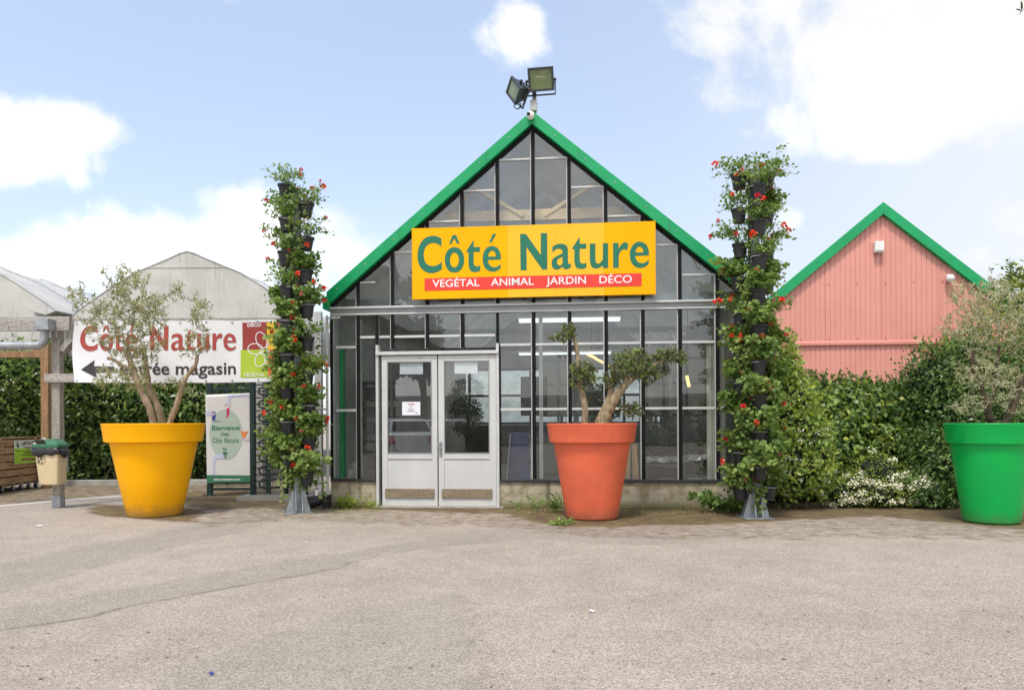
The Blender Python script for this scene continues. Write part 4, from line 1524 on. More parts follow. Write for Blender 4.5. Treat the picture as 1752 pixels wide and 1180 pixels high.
wT = P(730, 500, YT).x - P(320, 500, YT).x
tunnel(0, 'grey weathered tunnel greenhouse with a pointed arch end above the banner')
tunnel(-wT, 'tunnel greenhouse at the left edge showing its pale sloping roof sheet')
a = P(88, 536, YT - .6)
t = thing('valley_flashing', 'bent grey metal flashing over the valley between the tunnel greenhouses', 'flashing', a)
mb = MB()
pa = [P(50, 531, YT - 1.6), P(78, 538, YT - 1.6), P(96, 531, YT - 1.6), P(125, 537, YT - 1.6)]
pb = [P(60, 533, YT + .3), P(84, 541, YT + .3), P(98, 536, YT + .3), P(122, 541, YT + .3)]
vs = [tuple(p) for p in pa + pb]
o = MB().add(vs, [(0, 1, 5, 4), (1, 2, 6, 5), (2, 3, 7, 6)]).build('sheet', 'galvanised', t, w=True)
m = o.modifiers.new('thick', 'SOLIDIFY')
m.thickness = .012
o = MB().tube([P(78, 545, YT - 1.2), P(78, 590, YT - 1.2)], .05, 8).build('support', 'weathered_wood', t, w=True)

# ================================================================== WOODEN PORCH, BANNER
gp = G(96, 868)
YB = 12.16
pg = thing('timber_porch', 'weathered timber porch frame with a square post and braces by the litter bin', 'porch', (gp.x, YB, 0))
pw = .066
zt = P(103, 566, YB).z
MB().box(-pw, pw, -.1, .03, .19, zt + .1).build('post', 'weathered_wood', pg, bevel=.008)
MB().box(-pw - .005, pw + .005, -.105, .035, 0, .189).build('post_shoe', 'galvanised', pg, bevel=.004)
bx = lambda x: P(x, 560, YB).x - gp.x
zb0, zb1 = P(60, 568, YB).z, P(60, 544, YB).z
zb2, zb3 = P(420, 568, YB).z, P(420, 546, YB).z
MB().box(bx(-90), bx(128), -.16, -.101, zb0, zb1).build('beam', 'weathered_beam', pg, bevel=.006)
MB().box(bx(128) + .004, bx(500), -.08, .07, zb0 + .01, zb1 - .02).build('beam', 'weathered_beam', pg, bevel=.006)
MB().box(bx(85), bx(500), -.15, -.102, P(105, 655, YB).z, P(105, 640, YB).z).build('rail', 'weathered_beam', pg, bevel=.005)
q = lambda px, py, y: tuple(P(px, py, YB + y) - Vector((gp.x, YB, 0)))
MB().beam(q(106, 600, -.05), q(136, 565, -.05), .09, .09, (0, 1, 0)).build('brace', 'weathered_beam', pg, bevel=.005)
MB().beam(q(106, 606, .3), q(128, 584, .3), .08, .08, (0, 1, 0)).build('brace', 'weathered_beam', pg, bevel=.005)
MB().box(q(94, 568, -.12)[0], q(101, 568, -.12)[0], -.16, -.101, q(96, 579, -.1)[2], q(96, 566, -.1)[2] - .002).build('peg_block', 'weathered_wood', pg)
t = thing('timber_trestle', 'brown timber post and beam standing behind the weathered porch post', 'porch', (P(78, 700, 15.9).x, 15.9, 0))
q2 = lambda px, py, y=0: tuple(P(px, py, 15.9 + y) - Vector((t.location.x, 15.9, 0)))
MB().box(q2(73, 700)[0], q2(86, 700)[0], -.07, .07, 0, q2(78, 590)[2]).build('post', 'brown_wood', t, bevel=.006)
MB().box(q2(-150, 600)[0], q2(72, 600)[0], -.06, .06, q2(30, 612)[2], q2(30, 601)[2]).build('beam', 'brown_wood', t, bevel=.006)
MB().beam(q2(58, 594), q2(76, 618), .09, .07, (0, 1, 0)).build('brace', 'brown_wood', t, bevel=.005)
# downpipe of the porch
t = thing('gutter_pipe', 'grey metal gutter pipe with an elbow and box under the porch beam', 'pipe', (gp.x, YB, 0))
mb = MB().tube([q(-90, 593, -.28), q(40, 591, -.28), q(66, 590.5, -.28), q(73, 587, -.27), q(76, 580, -.26), q(76.5, 566, -.26)], .062, 14)
mb.build('pipe', 'galvanised', t, smooth=True)
x0, x1 = q(64, 555, -.3)[0], q(86, 555, -.3)[0]
MB().box(x0, x1, -.36, -.161, q(75, 565, -.3)[2], q(75, 545, -.3)[2]).build('hopper_box', 'galvanised', t, bevel=.008)
mb = MB()
for px in (6, 52):
    a = q(px, 592, -.28)
    mb.tube([(a[0], a[1], a[2] + .05), (a[0], a[1] + .1, zb0 + .1)], .006, 5)
mb.build('hanger', 'galvanised', t)

# banner: a wavy vinyl sheet
YV = YB - .20
BX0, BX1, BZ0, BZ1 = P(127, 600, YV).x, P(489, 600, YV).x, P(300, 653, YV).z, P(300, 549, YV).z


def bn(s, t_, off=0.0):
    """banner coordinates (0..1) -> world"""
    pinch = .035 * math.exp(-s * 22) * math.sin(math.pi * t_) * 2
    sag = .030 * math.sin(math.pi * s) * (1 - t_) * .6 - .012 * abs(math.sin(math.pi * s * 4)) * t_
    x = BX0 + (BX1 - BX0) * s - pinch * 1.1 * (1 - s) + .004
    zz_ = BZ0 + (BZ1 - BZ0) * t_ - sag
    y = YV + .018 * math.sin(s * 9 + t_ * 2) + .014 * math.sin(s * 21 + t_ * 4) * (1 - .6 * t_) + .05 * math.exp(-s * 16) * math.sin(t_ * 3.1)
    return Vector((x, y - off, zz_))


bt = thing('banner', 'white vinyl banner with red and black lettering and an arrow, hung on the porch', 'banner', bn(.5, 0))
nx, nz = 110, 26
vs = [bn(i / nx, j / nz) for j in range(nz + 1) for i in range(nx + 1)]
fs = [(j * (nx + 1) + i, j * (nx + 1) + i + 1, (j + 1) * (nx + 1) + i + 1, (j + 1) * (nx + 1) + i) for j in range(nz) for i in range(nx)]
o = MB().add(vs, fs).build('sheet', 'vinyl_white', bt, smooth=3.0, w=True)
# photo pixels -> banner coordinates
bs = lambda px, py: ((px - 127) / 362, (653 - py) / 104)
bp_ = lambda px, py, off=.006: bn(*bs(px, py), off)


def patch(mb, px0, py0, px1, py1, off=.006, nx=12, nz=6):
    vs = [bp_(px0 + (px1 - px0) * i / nx, py0 + (py1 - py0) * j / nz, off) for j in range(nz + 1) for i in range(nx + 1)]
    fs = [(j * (nx + 1) + i, j * (nx + 1) + i + 1, (j + 1) * (nx + 1) + i + 1, (j + 1) * (nx + 1) + i) for j in range(nz) for i in range(nx)]
    return mb.add(vs, fs)


mb = MB()
ua, ub = FU(714.4, 440, VS)[0], FU(1110.3, 440, VS)[0]
zlo, zhi = FU(893, 462.2, VS)[1], FU(893, 400.2, VS)[1]       # base line and head of the N
for V, Fc in BRAND:
    mb.add([bp_(138 + (u - ua) / (ub - ua) * 265, 599 - (z - zlo) / (zhi - zlo) * 41) for u, z in V], Fc)
mb.build('brand_lettering', 'vinyl_red', bt, w=True)
mb = MB()
put_text(mb, 'entrée magasin', 204, 403, 639.5, -21, bp_, .016)
mb.build('direction_lettering', 'vinyl_dark', bt, w=True)
MB().add(*(lambda V, Fc: ([bp_(x, y) for x, y in V], Fc))(*fill_loops([[(138, 631), (161, 615), (159, 625), (195, 626), (195, 636), (162, 636), (165, 645.5)]]))).build('arrow', 'vinyl_dark', bt, w=True)
for nm, mt, r_ in (('maroon_square', 'vinyl_maroon', (414, 553, 457, 598.5)), ('yellow_square', 'vinyl_yellow', (457.3, 553, 484, 598.5)), ('lime_square', 'vinyl_lime', (411, 599, 457, 645.5)), ('orange_square', 'vinyl_orange', (457.3, 599, 484, 645.5))):
    patch(MB(), *r_, off=.005).build(nm, mt, bt, w=True)


def ribbon(mb, pts, wd, f):
    """a flat line of width wd (photo px) through 2-D points"""
    n = len(pts)
    A, B = [], []
    for i in range(n):
        a, b = np.array(pts[max(i - 1, 0)], float), np.array(pts[min(i + 1, n - 1)], float)
        d = b - a
        d /= max(np.linalg.norm(d), 1e-6)
        p = np.array(pts[i], float)
        s = np.array([-d[1], d[0]]) * wd / 2
        A.append(f(*(p + s)))
        B.append(f(*(p - s)))
    return mb.add(A + B, [(i, i + 1, n + i + 1, n + i) for i in range(n - 1)])


mb = MB()
fb = lambda x, y: bp_(x, y, .009)
cxp, cyp = 453, 600
for ang, ln in ((-110, 32), (-172, 30), (118, 30), (62, 32), (-20, 30)):
    d = np.array([math.cos(R(ang)), math.sin(R(ang))])
    nrm = np.array([-d[1], d[0]])
    pts = [np.array([cxp, cyp]) + d * ln * (.12 + .88 * (1 - math.cos(k / 20 * 2 * math.pi)) / 2) + nrm * 9 * math.sin(k / 20 * 2 * math.pi) for k in range(21)]
    pts = [(x, y) for x, y in pts if x < 484]
    ribbon(mb, pts, 1.5, fb)
pts = [(cxp + 8 * math.cos(R(a)), cyp + 9 * math.sin(R(a))) for a in range(0, 200, 15)]
ribbon(mb, pts, 1.5, fb)
put_text(mb, 'DÉCO', 423, 447, 560.5, -6, fb, .03)
put_text(mb, 'VÉGÉTAL', 416, 452, 643.5, -5.5, fb, .01)
put_text(mb, 'JAR', 461, 479, 643.5, -5.5, fb, .01)
mb.build('flower_emblem', 'sign_white', bt, w=True)
mb = MB()
for s_, t_ in [(x, .97) for x in np.linspace(.01, .99, 9)] + [(x, .03) for x in np.linspace(.01, .99, 9)]:
    c_ = bn(s_, t_, .004)
    mb.lathe([(.0, 0), (.014, 0), (.016, .004), (.008, .005)], 10)
    n = 40
    mb.v[-n:] = [(c_.x + x, c_.y - z_, c_.z + y) for x, y, z_ in mb.v[-n:]]
mb.build('eyelet', 'galvanised', bt, w=True)

# ================================================================== GATE, POSTER, TURNSTILE
YG = 14.0
ga, gb = P(357, 846, YG), P(433, 846, YG)
gt = thing('security_gate', 'dark green metal gate panel behind the welcome poster', 'gate', (ga.x, YG, 0))
gx = lambda px: P(px, 750, YG).x - ga.x
gz = lambda py: P(395, py, YG).z
for px in (359, 433):
    MB().box(gx(px) - .045, gx(px) + .045, -.045, .045, 0, gz(640)).build('post', 'gate_green', gt, bevel=.006)
    MB().box(gx(px) - .11, gx(px) + .11, -.09, .09, 0, .015).build('foot_plate', 'gate_green', gt)
mb = MB()
mb.box(gx(360) + .04, gx(432) - .04, -.025, .025, gz(841) + .03, gz(837) + .03).box(gx(360) + .04, gx(432) - .04, -.025, .025, gz(827), gz(823))
mb.box(gx(360) + .04, gx(432) - .04, -.025, .025, gz(668), gz(664)).box(gx(386), gx(390), -.022, .022, .2, gz(640))
mb.build('rail', 'gate_green', gt, bevel=.004)
mb = MB()
for px in np.arange(361, 432, 1.6):
    mb.box(gx(px) - .003, gx(px) + .003, .028, .034, .16, gz(645))
mb.build('mesh_grille', 'gate_green', gt)
YS = YG - .09
po = P(390, 750, YS)
ps = thing('welcome_poster', 'white welcome poster with a pale green oval and green footer on the gate', 'poster', (po.x, YS, gz(824)))
# poster coordinates follow the photo's pixels
psm = lambda x, y, off=0.0: tuple(P(x, y, YS) + Vector((0, .0035 * (1 + math.sin(y * .05 + x * .02)) - off, 0)))
nx, nz = 16, 30
TL, TR, BR_, BL = (351.2, 675.2), (428.6, 672.2), (430.6, 823), (354, 826)


def quadpt(s, t_):
    xl, yl = TL[0] + (BL[0] - TL[0]) * t_, TL[1] + (BL[1] - TL[1]) * t_
    xr, yr = TR[0] + (BR_[0] - TR[0]) * t_, TR[1] + (BR_[1] - TR[1]) * t_
    return xl + (xr - xl) * s, yl + (yr - yl) * s


vs = [psm(*quadpt(i / nx, j / nz)) for j in range(nz + 1) for i in range(nx + 1)]
fs = [(j * (nx + 1) + i, j * (nx + 1) + i + 1, (j + 1) * (nx + 1) + i + 1, (j + 1) * (nx + 1) + i) for j in range(nz) for i in range(nx)]
o = MB().add(vs, fs).build('sheet', 'poster_white', ps, w=True, smooth=3.0)
m = o.modifiers.new('thick', 'SOLIDIFY')
m.thickness = .003
m.offset = -1
Z4 = lambda x, y: (345 + x / 6.94, 665 + y / 6.94)         # coordinates of the enlarged view


def art(name, mat, loops, off):
    V, Fc = fill_loops([[Z4(*p) for p in L] for L in loops])
    MB().add([psm(x, y, off) for x, y in V], Fc).build(name, mat, ps, w=True)


art('oval', 'poster_sage', [[(288 + 196 * math.cos(a), 541 + 299 * math.sin(a)) for a in np.linspace(0, 2 * math.pi, 60)[:-1]]], .004)
art('footer', 'poster_green', [[(60, 1022), (592, 1026), (594, 1106), (62, 1112)]], .004)
art('sleeve', 'poster_lilac', [[(578, 58), (578, 84), (345, 96), (340, 170), (308, 168), (306, 90), (322, 72)], [(48, 268), (100, 264), (104, 314), (48, 318)][::-1], [(300, 772), (300, 828), (180, 830), (160, 850), (158, 1016), (132, 1016), (130, 830), (150, 785), (180, 772)]], .0055)
art('hand', 'poster_rose', [smooth_loop([(308, 168, 1), (342, 170, 1), (344, 205), (325, 225), (318, 190), (305, 180), (290, 195), (270, 205), (280, 178)], 4), smooth_loop([(100, 266, 1), (140, 262), (130, 300), (104, 312, 1)], 4), smooth_loop([(570, 586, 1), (570, 618, 1), (520, 616), (490, 600), (462, 604), (480, 594), (520, 590)], 4)], .0058)
art('scarf', 'poster_magenta', [smooth_loop([(292, 238, 1), (326, 222, 1), (332, 270), (318, 325), (286, 346, 1), (298, 300)], 4)], .0061)
art('watering_can', 'poster_navy', [smooth_loop([(120, 330, 1), (145, 306, 1), (166, 330, 1), (162, 360), (150, 374, 1), (216, 386, 1), (216, 394, 1), (150, 384, 1), (126, 372)], 3), smooth_loop([(125, 300), (135, 272), (155, 266), (172, 290), (170, 330), (164, 336), (163, 295), (152, 276), (138, 282), (130, 304)], 3)], .0061)
art('bird', 'poster_orange', [smooth_loop([(468, 476, 1), (488, 505), (520, 506), (556, 500, 1), (535, 530), (520, 565), (500, 578), (480, 560), (470, 520)], 4)], .0061)
art('plant_emblem', 'poster_green', [[(250, 748), (308, 746), (306, 764), (298, 766), (298, 818), (262, 820), (262, 804), (284, 802), (284, 790), (258, 788), (256, 768), (250, 766)], smooth_loop([(260, 662, 1), (278, 690), (276, 722, 1), (258, 700)], 3), smooth_loop([(248, 695, 1), (266, 712), (272, 734, 1), (254, 722)], 3), smooth_loop([(298, 700, 1), (292, 724), (276, 734, 1), (280, 712)], 3)], .0061)
mb = MB()
fz = lambda x, y: psm(*Z4(x, y), .0062)
put_text(mb, 'Bienvenue', 124, 452, 492, -58, lambda x, y: fz(x, y - (x - 124) * .012), .02)
put_text(mb, 'chez', 224, 328, 557, -48, fz, .02)
for V, Fc in BRAND:
    mb.add([fz(130 + (u - ua) / (ub - ua) * 312, 641 - (z_ - zlo) / (zhi - zlo) * 62) for u, z_ in V], Fc)
mb.build('lettering', 'poster_green', ps, w=True)
mb = MB()
put_text(mb, 'www.cotenature.com', 142, 458, 1086, -30, fz, .02)
mb.build('web_address', 'sign_white', ps, w=True)

# full-height turnstile, right of the gate
tx = P(468, 750, 13.5).x
ts = thing('turnstile', 'dark green full-height turnstile with looped arms left of the glasshouse corner', 'turnstile', (tx, 13.6, 0))
zt = P(450, 655, 13.6).z + .25
for x in (-.30, .62):
    MB().box(x - .04, x + .04, -.34, -.26, 0, zt).build('post', 'gate_green', ts, bevel=.006)
    MB().box(x - .04, x + .04, .5, .58, 0, zt).build('post', 'gate_green', ts, bevel=.006)
mb = MB()
mb.box(-.34, .66, -.33, -.27, zt - .08, zt)
mb.box(-.34, .66, .51, .57, zt - .08, zt)
mb.box(-.34, -.26, -.27, .51, zt - .08, zt)
mb.build('head_frame', 'gate_green', ts)
MB().tube([(.16, .1, 0), (.16, .1, zt)], .04, 10).build('rotor', 'gate_green', ts, smooth=True)
for k in range(9):
    zz_ = .32 + k * .235
    mb = MB()
    for a in (R(205), R(325), R(85)):
        d = Vector((math.cos(a), math.sin(a), 0))
        c_ = Vector((.16, .1, zz_))
        loop = [c_ + d * .04, c_ + d * .40, c_ + d * .46 + Vector((0, 0, -.03)), c_ + d * .46 + Vector((0, 0, -.11)), c_ + d * .40 + Vector((0, 0, -.14)), c_ + d * .04 + Vector((0, 0, -.14))]
        mb.tube(loop, .017, 8)
    mb.build('arm', 'gate_green', ts, smooth=True)
mb = MB()
for k in range(20):
    zz_ = .2 + k * .112
    mb.tube([(-.28, -.28 + .03 * 0, zz_), (-.1, -.40, zz_), (.1, -.36, zz_)], .011, 6)
mb.build('cage_bar', 'gate_green', ts, smooth=True)
mb = MB()
for x in np.arange(-.28, .64, .05):
    mb.box(x - .003, x + .003, .56, .566, .05, zt - .1)
for z_ in np.arange(.1, zt - .1, .05):
    mb.box(-.28, .62, .567, .572, z_ - .003, z_ + .003)
mb.build('mesh_grille', 'gate_green', ts)
t = thing('concrete_pillar', 'beige concrete pillar standing behind the turnstile', 'pillar', (P(441, 750, 15).x, 15, 0))
MB().box(-.1, .1, 0, .2, 0, 3.0).build('shaft', 'kerb_concrete', t, bevel=.01)

# corner drain pipes of the glasshouse
q = G(547, 858)
t = thing('white_downpipe', 'white square downpipe at the left corner of the glasshouse', 'pipe', (q.x, q.y, 0))
x0 = 0
MB().box(-.055, .055, -.06, .05, .1, P(547, 533, q.y).z).build('pipe', 'white_alu', t, bevel=.01)
mb = MB()
for py in (700, 825):
    z_ = P(547, py, q.y).z
    mb.box(-.065, .14, -.066, -.055, z_ - .015, z_ + .015)
mb.build('bracket', 'galvanised', t)
q = P(560, 700, 11.88)
t = thing('conduit', 'thin white conduit running up the left corner of the glasshouse', 'pipe', (q.x, q.y, 0))
MB().tube([(0, 0, .12), (0, 0, 3.0)], .02, 8).build('pipe', 'white_alu', t, smooth=True)
MB().tube([(0, 0, P(560, 545, q.y).z), (.02, -.04, P(560, 545, q.y).z), (.22, -.05, P(560, 544, q.y).z)], .016, 8).build('outlet', 'white_alu', t, smooth=True)

# small things dumped at that corner
q = G(553, 868)
t = thing('drain_pot', 'small black square pot standing at the foot of the white conduit', 'pot', (q.x + .05, q.y, 0))
MB().prism([(-.05, -.05), (.05, -.05), (.05, .05), (-.05, .05)], lambda x, y: (x * 1.5, y * 1.5, .2), lambda x, y: (x * 1.15, y * 1.15, 0)).build('body', 'pot_black', t, bevel=.006)
q = G(541, 868)
t = thing('tipped_pot', 'black plastic plant pot lying tipped over by the tower foot', 'pot', (q.x, q.y, .1))
b = MB().lathe([(.07, 0), (.1, .2), (.108, .2), (.108, .22), (.095, .22), (.066, .01)], 20)
M = Vector((-.95, -.4, -.18)).to_track_quat('Z', 'Y').to_matrix()
b.v = [tuple(M @ Vector((x, y, z_ - .1))) for x, y, z_ in b.v]
b.build('body', 'pot_black', t, smooth=True)
q = G(546, 858)
t = thing('plastic_bottle', 'clear plastic bottle standing behind the tipped pot', 'bottle', (q.x, q.y - .12, .0))
MB().lathe([(.03, 0), (.034, .02), (.034, .14), (.028, .18), (.013, .205), (.013, .22)], 14).build('body', 'clear_bottle' if 'clear_bottle' in MAT else 'wire_white', t, smooth=True)
MB().lathe([(.015, .22), (.015, .24)], 12).build('cap', 'poster_navy', t)

# ================================================================== LITTER BIN, CRATE
YF = gp.y - .31
YL = YF + .14
bc = P(85, 790, YL)
lb = thing('litter_bin', 'cream litter bin with a green lid and black bag, fixed to the porch post', 'bin', (bc.x, YL, P(85, 828, YL).z))
bz = lambda py: P(85, py, YL).z - lb.location.z
bxx = lambda px: P(px, 790, YF).x - bc.x


def ring(x0, x1, d, r=.06, n=5):
    """rounded rectangle"""
    out = []
    for cx_, cy_, a0 in ((x1 - r, d - r, 0), (x0 + r, d - r, 90), (x0 + r, -d + r, 180), (x1 - r, -d + r, 270)):
        out += [(cx_ + r * math.cos(R(a0 + 90 * k / n)), cy_ + r * math.sin(R(a0 + 90 * k / n))) for k in range(n + 1)]
    return out


def loft(mb, rings):
    n = len(rings[0][0])
    k = len(mb.v)
    for pts, z_ in rings:
        mb.v += [(x, y, z_) for x, y in pts]
    for i in range(len(rings) - 1):
        for j in range(n):
            a, b = k + i * n + j, k + i * n + (j + 1) % n
            mb.f.append((a, b, b + n, a + n))
    mb.f.append(tuple(k + j for j in reversed(range(n))))
    mb.f.append(tuple(k + (len(rings) - 1) * n + j for j in range(n)))
    return mb


loft(MB(), [(ring(bxx(66), bxx(96.5), .110, .035), 0), (ring(bxx(63.5), bxx(97.5), .12, .035), .03), (ring(bxx(58), bxx(99), .14, .035), bz(773)), (ring(bxx(57), bxx(99.5), .143, .035), bz(765))]).build('body', 'cream_plastic', lb, smooth=.6)
loft(MB(), [(ring(bxx(54), bxx(101), .155, .04), bz(765)), (ring(bxx(53.5), bxx(101.5), .16, .04), bz(762)), (ring(bxx(54.5), bxx(101), .155, .04), bz(759.5)), (ring(bxx(59), bxx(99), .13, .04), bz(757.5)), (ring(bxx(61), bxx(93), .09, .04), bz(751.5)), (ring(bxx(64), bxx(88), .06, .03), bz(750.5))]).build('lid', 'bin_green', lb, smooth=.6)
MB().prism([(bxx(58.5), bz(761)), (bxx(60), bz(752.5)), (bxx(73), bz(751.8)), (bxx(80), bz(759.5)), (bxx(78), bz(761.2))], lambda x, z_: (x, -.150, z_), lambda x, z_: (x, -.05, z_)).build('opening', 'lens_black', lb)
# bag skirt: crumpled ring hanging under the lid
n = 64
mb = MB()
rg = np.random.default_rng(3)
for lev in range(5):
    f = lev / 4
    for j in range(n):
        a = 2 * math.pi * j / n
        w_, d_ = (bxx(101) - bxx(53.5)) / 2, .155
        cx_ = (bxx(101) + bxx(53.5)) / 2
        ca, sa = math.cos(a), math.sin(a)
        k_ = 1 / max(abs(ca) ** 6 + abs(sa) ** 6, 1e-9) ** (1 / 6)
        bulge = 1 + (.05 + .06 * rg.random()) * math.sin(f * 2.6) + (.12 * max(0, -ca) ** 3 + .06 * max(0, ca) ** 3) * math.sin(f * math.pi * .8)
        drop = .085 + .05 * (.5 + .5 * ca) + .025 * math.sin(a * 3 + 1) + .02 * rg.random() - .015 * math.sin(a * 7)
        mb.v.append((cx_ + ca * k_ * w_ * bulge * .98, sa * k_ * d_ * bulge, bz(764.8) - f * drop))
for lev in range(4):
    for j in range(n):
        a, b = lev * n + j, lev * n + (j + 1) % n
        mb.f.append((a, b, b + n, a + n))
bg_ = mb.build('bin_bag', 'bin_bag', lb, smooth=1.2)
m = bg_.modifiers.new('thick', 'SOLIDIFY')
m.thickness = .008
# sticker
stx, stz = bxx(70.3), bz(786.5)
mk = MB()
V, Fc = fill_loops([[(.062 * math.cos(a), .068 * math.sin(a)) for a in np.linspace(0, 2 * math.pi, 40)[:-1]], [(.056 * math.cos(a), .062 * math.sin(a)) for a in np.linspace(0, 2 * math.pi, 40)[:-1]]])
yf = lambda z_: -.12 - (z_ - .03) / (bz(773) - .03) * .02 - .003
mk.add([(stx + x, yf(stz + y), stz + y) for x, y in V], Fc)
man = [[(-.004 + .012 * math.cos(a), .048 + .012 * math.sin(a)) for a in np.linspace(0, 2 * math.pi, 14)[:-1]],
       [(-.012, .032), (.012, .032), (.022, .005), (.016, -.012), (.04, -.046), (.026, -.05), (.006, -.014), (-.008, -.048), (-.02, -.044), (-.004, -.004), (-.004, .012), (-.026, .004), (-.024, -.004), (-.008, .008)],
       [(-.048, .002), (-.026, .002), (-.028, -.042), (-.046, -.042)]]
for L in man:
    V, Fc = fill_loops([L])
    mk.add([(stx + x, yf(stz + y) - .0005, stz + y) for x, y in V], Fc)
mk.build('sticker', 'vinyl_dark', lb)
MB().box(bxx(82), bxx(97), .125, .175, .2, .45).build('bracket', 'galvanised', lb)
# rubbish poking out of the lid
q = P(81, 753, YL)
t = thing('paper_cup', 'crumpled pale paper cup sticking out of the litter bin', 'rubbish', (q.x, YL - .06, q.z))
b = MB().lathe([(.025, -.08), (.036, .05), (.038, .052), (.03, .053)], 14)
M = Vector((-.75, -.3, .55)).to_track_quat('Z', 'Y').to_matrix()
b.v = [tuple(M @ Vector(p)) for p in b.v]
b.build('cup', 'rubbish_white', t, smooth=True)
q = P(69, 758, YL)
t = thing('crumpled_paper', 'crumpled white paper lying in the litter bin opening', 'rubbish', (q.x - .0, YL - .10, q.z))
b = MB().lathe([(.0, -.02), (.05, -.015), (.06, .0), (.035, .025), (0, .03)], 9)
b.v = [(x * (1 + .3 * math.sin(9 * y + 40 * x)), y, z_ * (1 + .5 * math.sin(60 * x))) for x, y, z_ in b.v]
b.build('paper', 'rubbish_white', t)

# timber trolley on casters with a placard
wa, wb = G(-40, 850.5), G(64, 834)
dirv = (wb - wa).normalized()
ang = math.atan2(dirv.y, dirv.x)
cr = thing('crate_trolley', 'brown plank-sided timber trolley on black casters at the left edge', 'trolley', (wb.x, wb.y, 0), ang)
Lc = 2.6
hgt = 1.04
for k in range(6):
    z0 = .16 + k * .148
    mb = MB().box(-Lc, .12, -.03 + .006 * (k % 2), 0, z0, z0 + .128)
    mb.build('plank', 'crate_wood', cr, bevel=.008)
mb = MB()
mb.box(-Lc, .12, -.04, .03, .16 + 6 * .148, .19 + 6 * .148)
for x in (-Lc + .1, -1.2, .08):
    mb.box(x - .05, x + .04, .002, .06, .1, .16 + 6 * .148 - .001)
mb.box(-Lc, .12, .062, 1.0, .11, .155)
MB().box(-Lc + .05, .06, .07, .09, .16, .16 + 6 * .148 - .01).build('gap_shade', 'interior_dark', cr)  # dark sheet added behind the planks as the shade in their gaps
mb.build('frame', 'crate_wood', cr, bevel=.005)
for x in (-.05, -.33, -.62, -.92, -1.3):
    c_ = MB()
    for p in ((-.02, .055),):
        ring_ = [(.055 * math.cos(a), .055 * math.sin(a)) for a in np.linspace(0, 2 * math.pi, 20)[:-1]]
        c_.prism(ring_, lambda a, b: (x + a, -.01, .057 + b), lambda a, b: (x + a, .03, .057 + b))
    w_ = c_.build('caster', 'caster_black', cr, bevel=.006)
    MB().box(x - .02, x + .02, -.022, -.0105, .045, .14).box(x - .03, x + .03, -.02, .05, .14, .159).build('fork', 'galvanised', w_)
    hb = MB().prism([(.018 * math.cos(a), .018 * math.sin(a)) for a in np.linspace(0, 2 * math.pi, 12)[:-1]], lambda a, b: (x + a, -.03, .057 + b), lambda a, b: (x + a, -.0225, .057 + b))
    hb.build('hub', 'galvanised', w_)
# placard in trolley coordinates


def crt(px, py):
    """photo pixel -> trolley (along, up) on its face"""
    x, y = ray(px, py)
    n_ = Vector((-dirv.y, dirv.x, 0))
    tt = n_.dot(Vector((wb.x, wb.y, 0))) / n_.dot(Vector((x, 1, 0)))
    w_ = Vector((x * tt, tt, 0)) - Vector((wb.x, wb.y, 0))
    return w_.dot(dirv), H - y * tt


pl = thing('lime_placard', 'lime green and white printed placard fixed to the timber trolley', 'sign', cr.location, ang)
x0, z1 = crt(20, 753.5)
x1, z0 = crt(64, 790)
MB().box(x0, x1, -.047, -.042, z0, z1).build('board', 'placard_white', pl)
zm = z0 + (z1 - z0) * .62
V = [(x0 + .004, -.0485, z0 + .004), (x1 - .004, -.0485, z0 + .004), (x1 - .004, -.0485, zm), (x0 + .004, -.0485, zm + .03)]
MB().add(V, [(0, 1, 2, 3)]).build('lime_field', 'placard_lime', pl)
mb = MB()
pf = lambda x, z_: (x, -.0495, z_)
put_text(mb, 'LEFOUR', crt(32.5, 760)[0], crt(56, 760)[0], crt(44, 760.5)[1], crt(44, 755.2)[1] - crt(44, 760.5)[1], pf, .035)
for (a, b, y) in ((35, 56, 764.6), (38, 56, 767), (23, 56, 771.5), (37, 48, 773.8), (34, 50, 776), (31, 58, 778.8)):
    (xa, za), (xb, zb_) = crt(a, y), crt(b, y)
    mb.add([pf(xa, za), pf(xb, zb_), pf(xb, zb_ + .012), pf(xa, za + .012)], [(0, 1, 2, 3)])
mb.build('lettering', 'vinyl_dark', pl)
(xa, za), (xb, zb_) = crt(32, 788), crt(64, 787)
MB().add([pf(xa, za), pf(xb, zb_), pf(xb, zb_ + .055), pf(xa, za + .055)], [(0, 1, 2, 3)]).build('brown_bar', 'brown_wood', pl)
em = MB()
c0 = crt(26, 760)
V, Fc = fill_loops([[(.045 * math.cos(a), .055 * math.sin(a)) for a in np.linspace(R(60), R(300), 20)] + [(-.012, -.02), (-.012, .02)]])
em.add([pf(c0[0] + x, c0[1] + y) for x, y in V], Fc)
em.build('dark_emblem', 'vinyl_dark', pl)
em = MB()
V, Fc = fill_loops([[(.02 + .035 * math.cos(a), -.03 + .03 * math.sin(a)) for a in np.linspace(0, 2 * math.pi, 20)[:-1]]])
em.add([(c0[0] + x, -.0500, c0[1] + y) for x, y in V], Fc)
em.build('green_emblem', 'bin_green', pl)

# ================================================================== GIANT PLANTERS


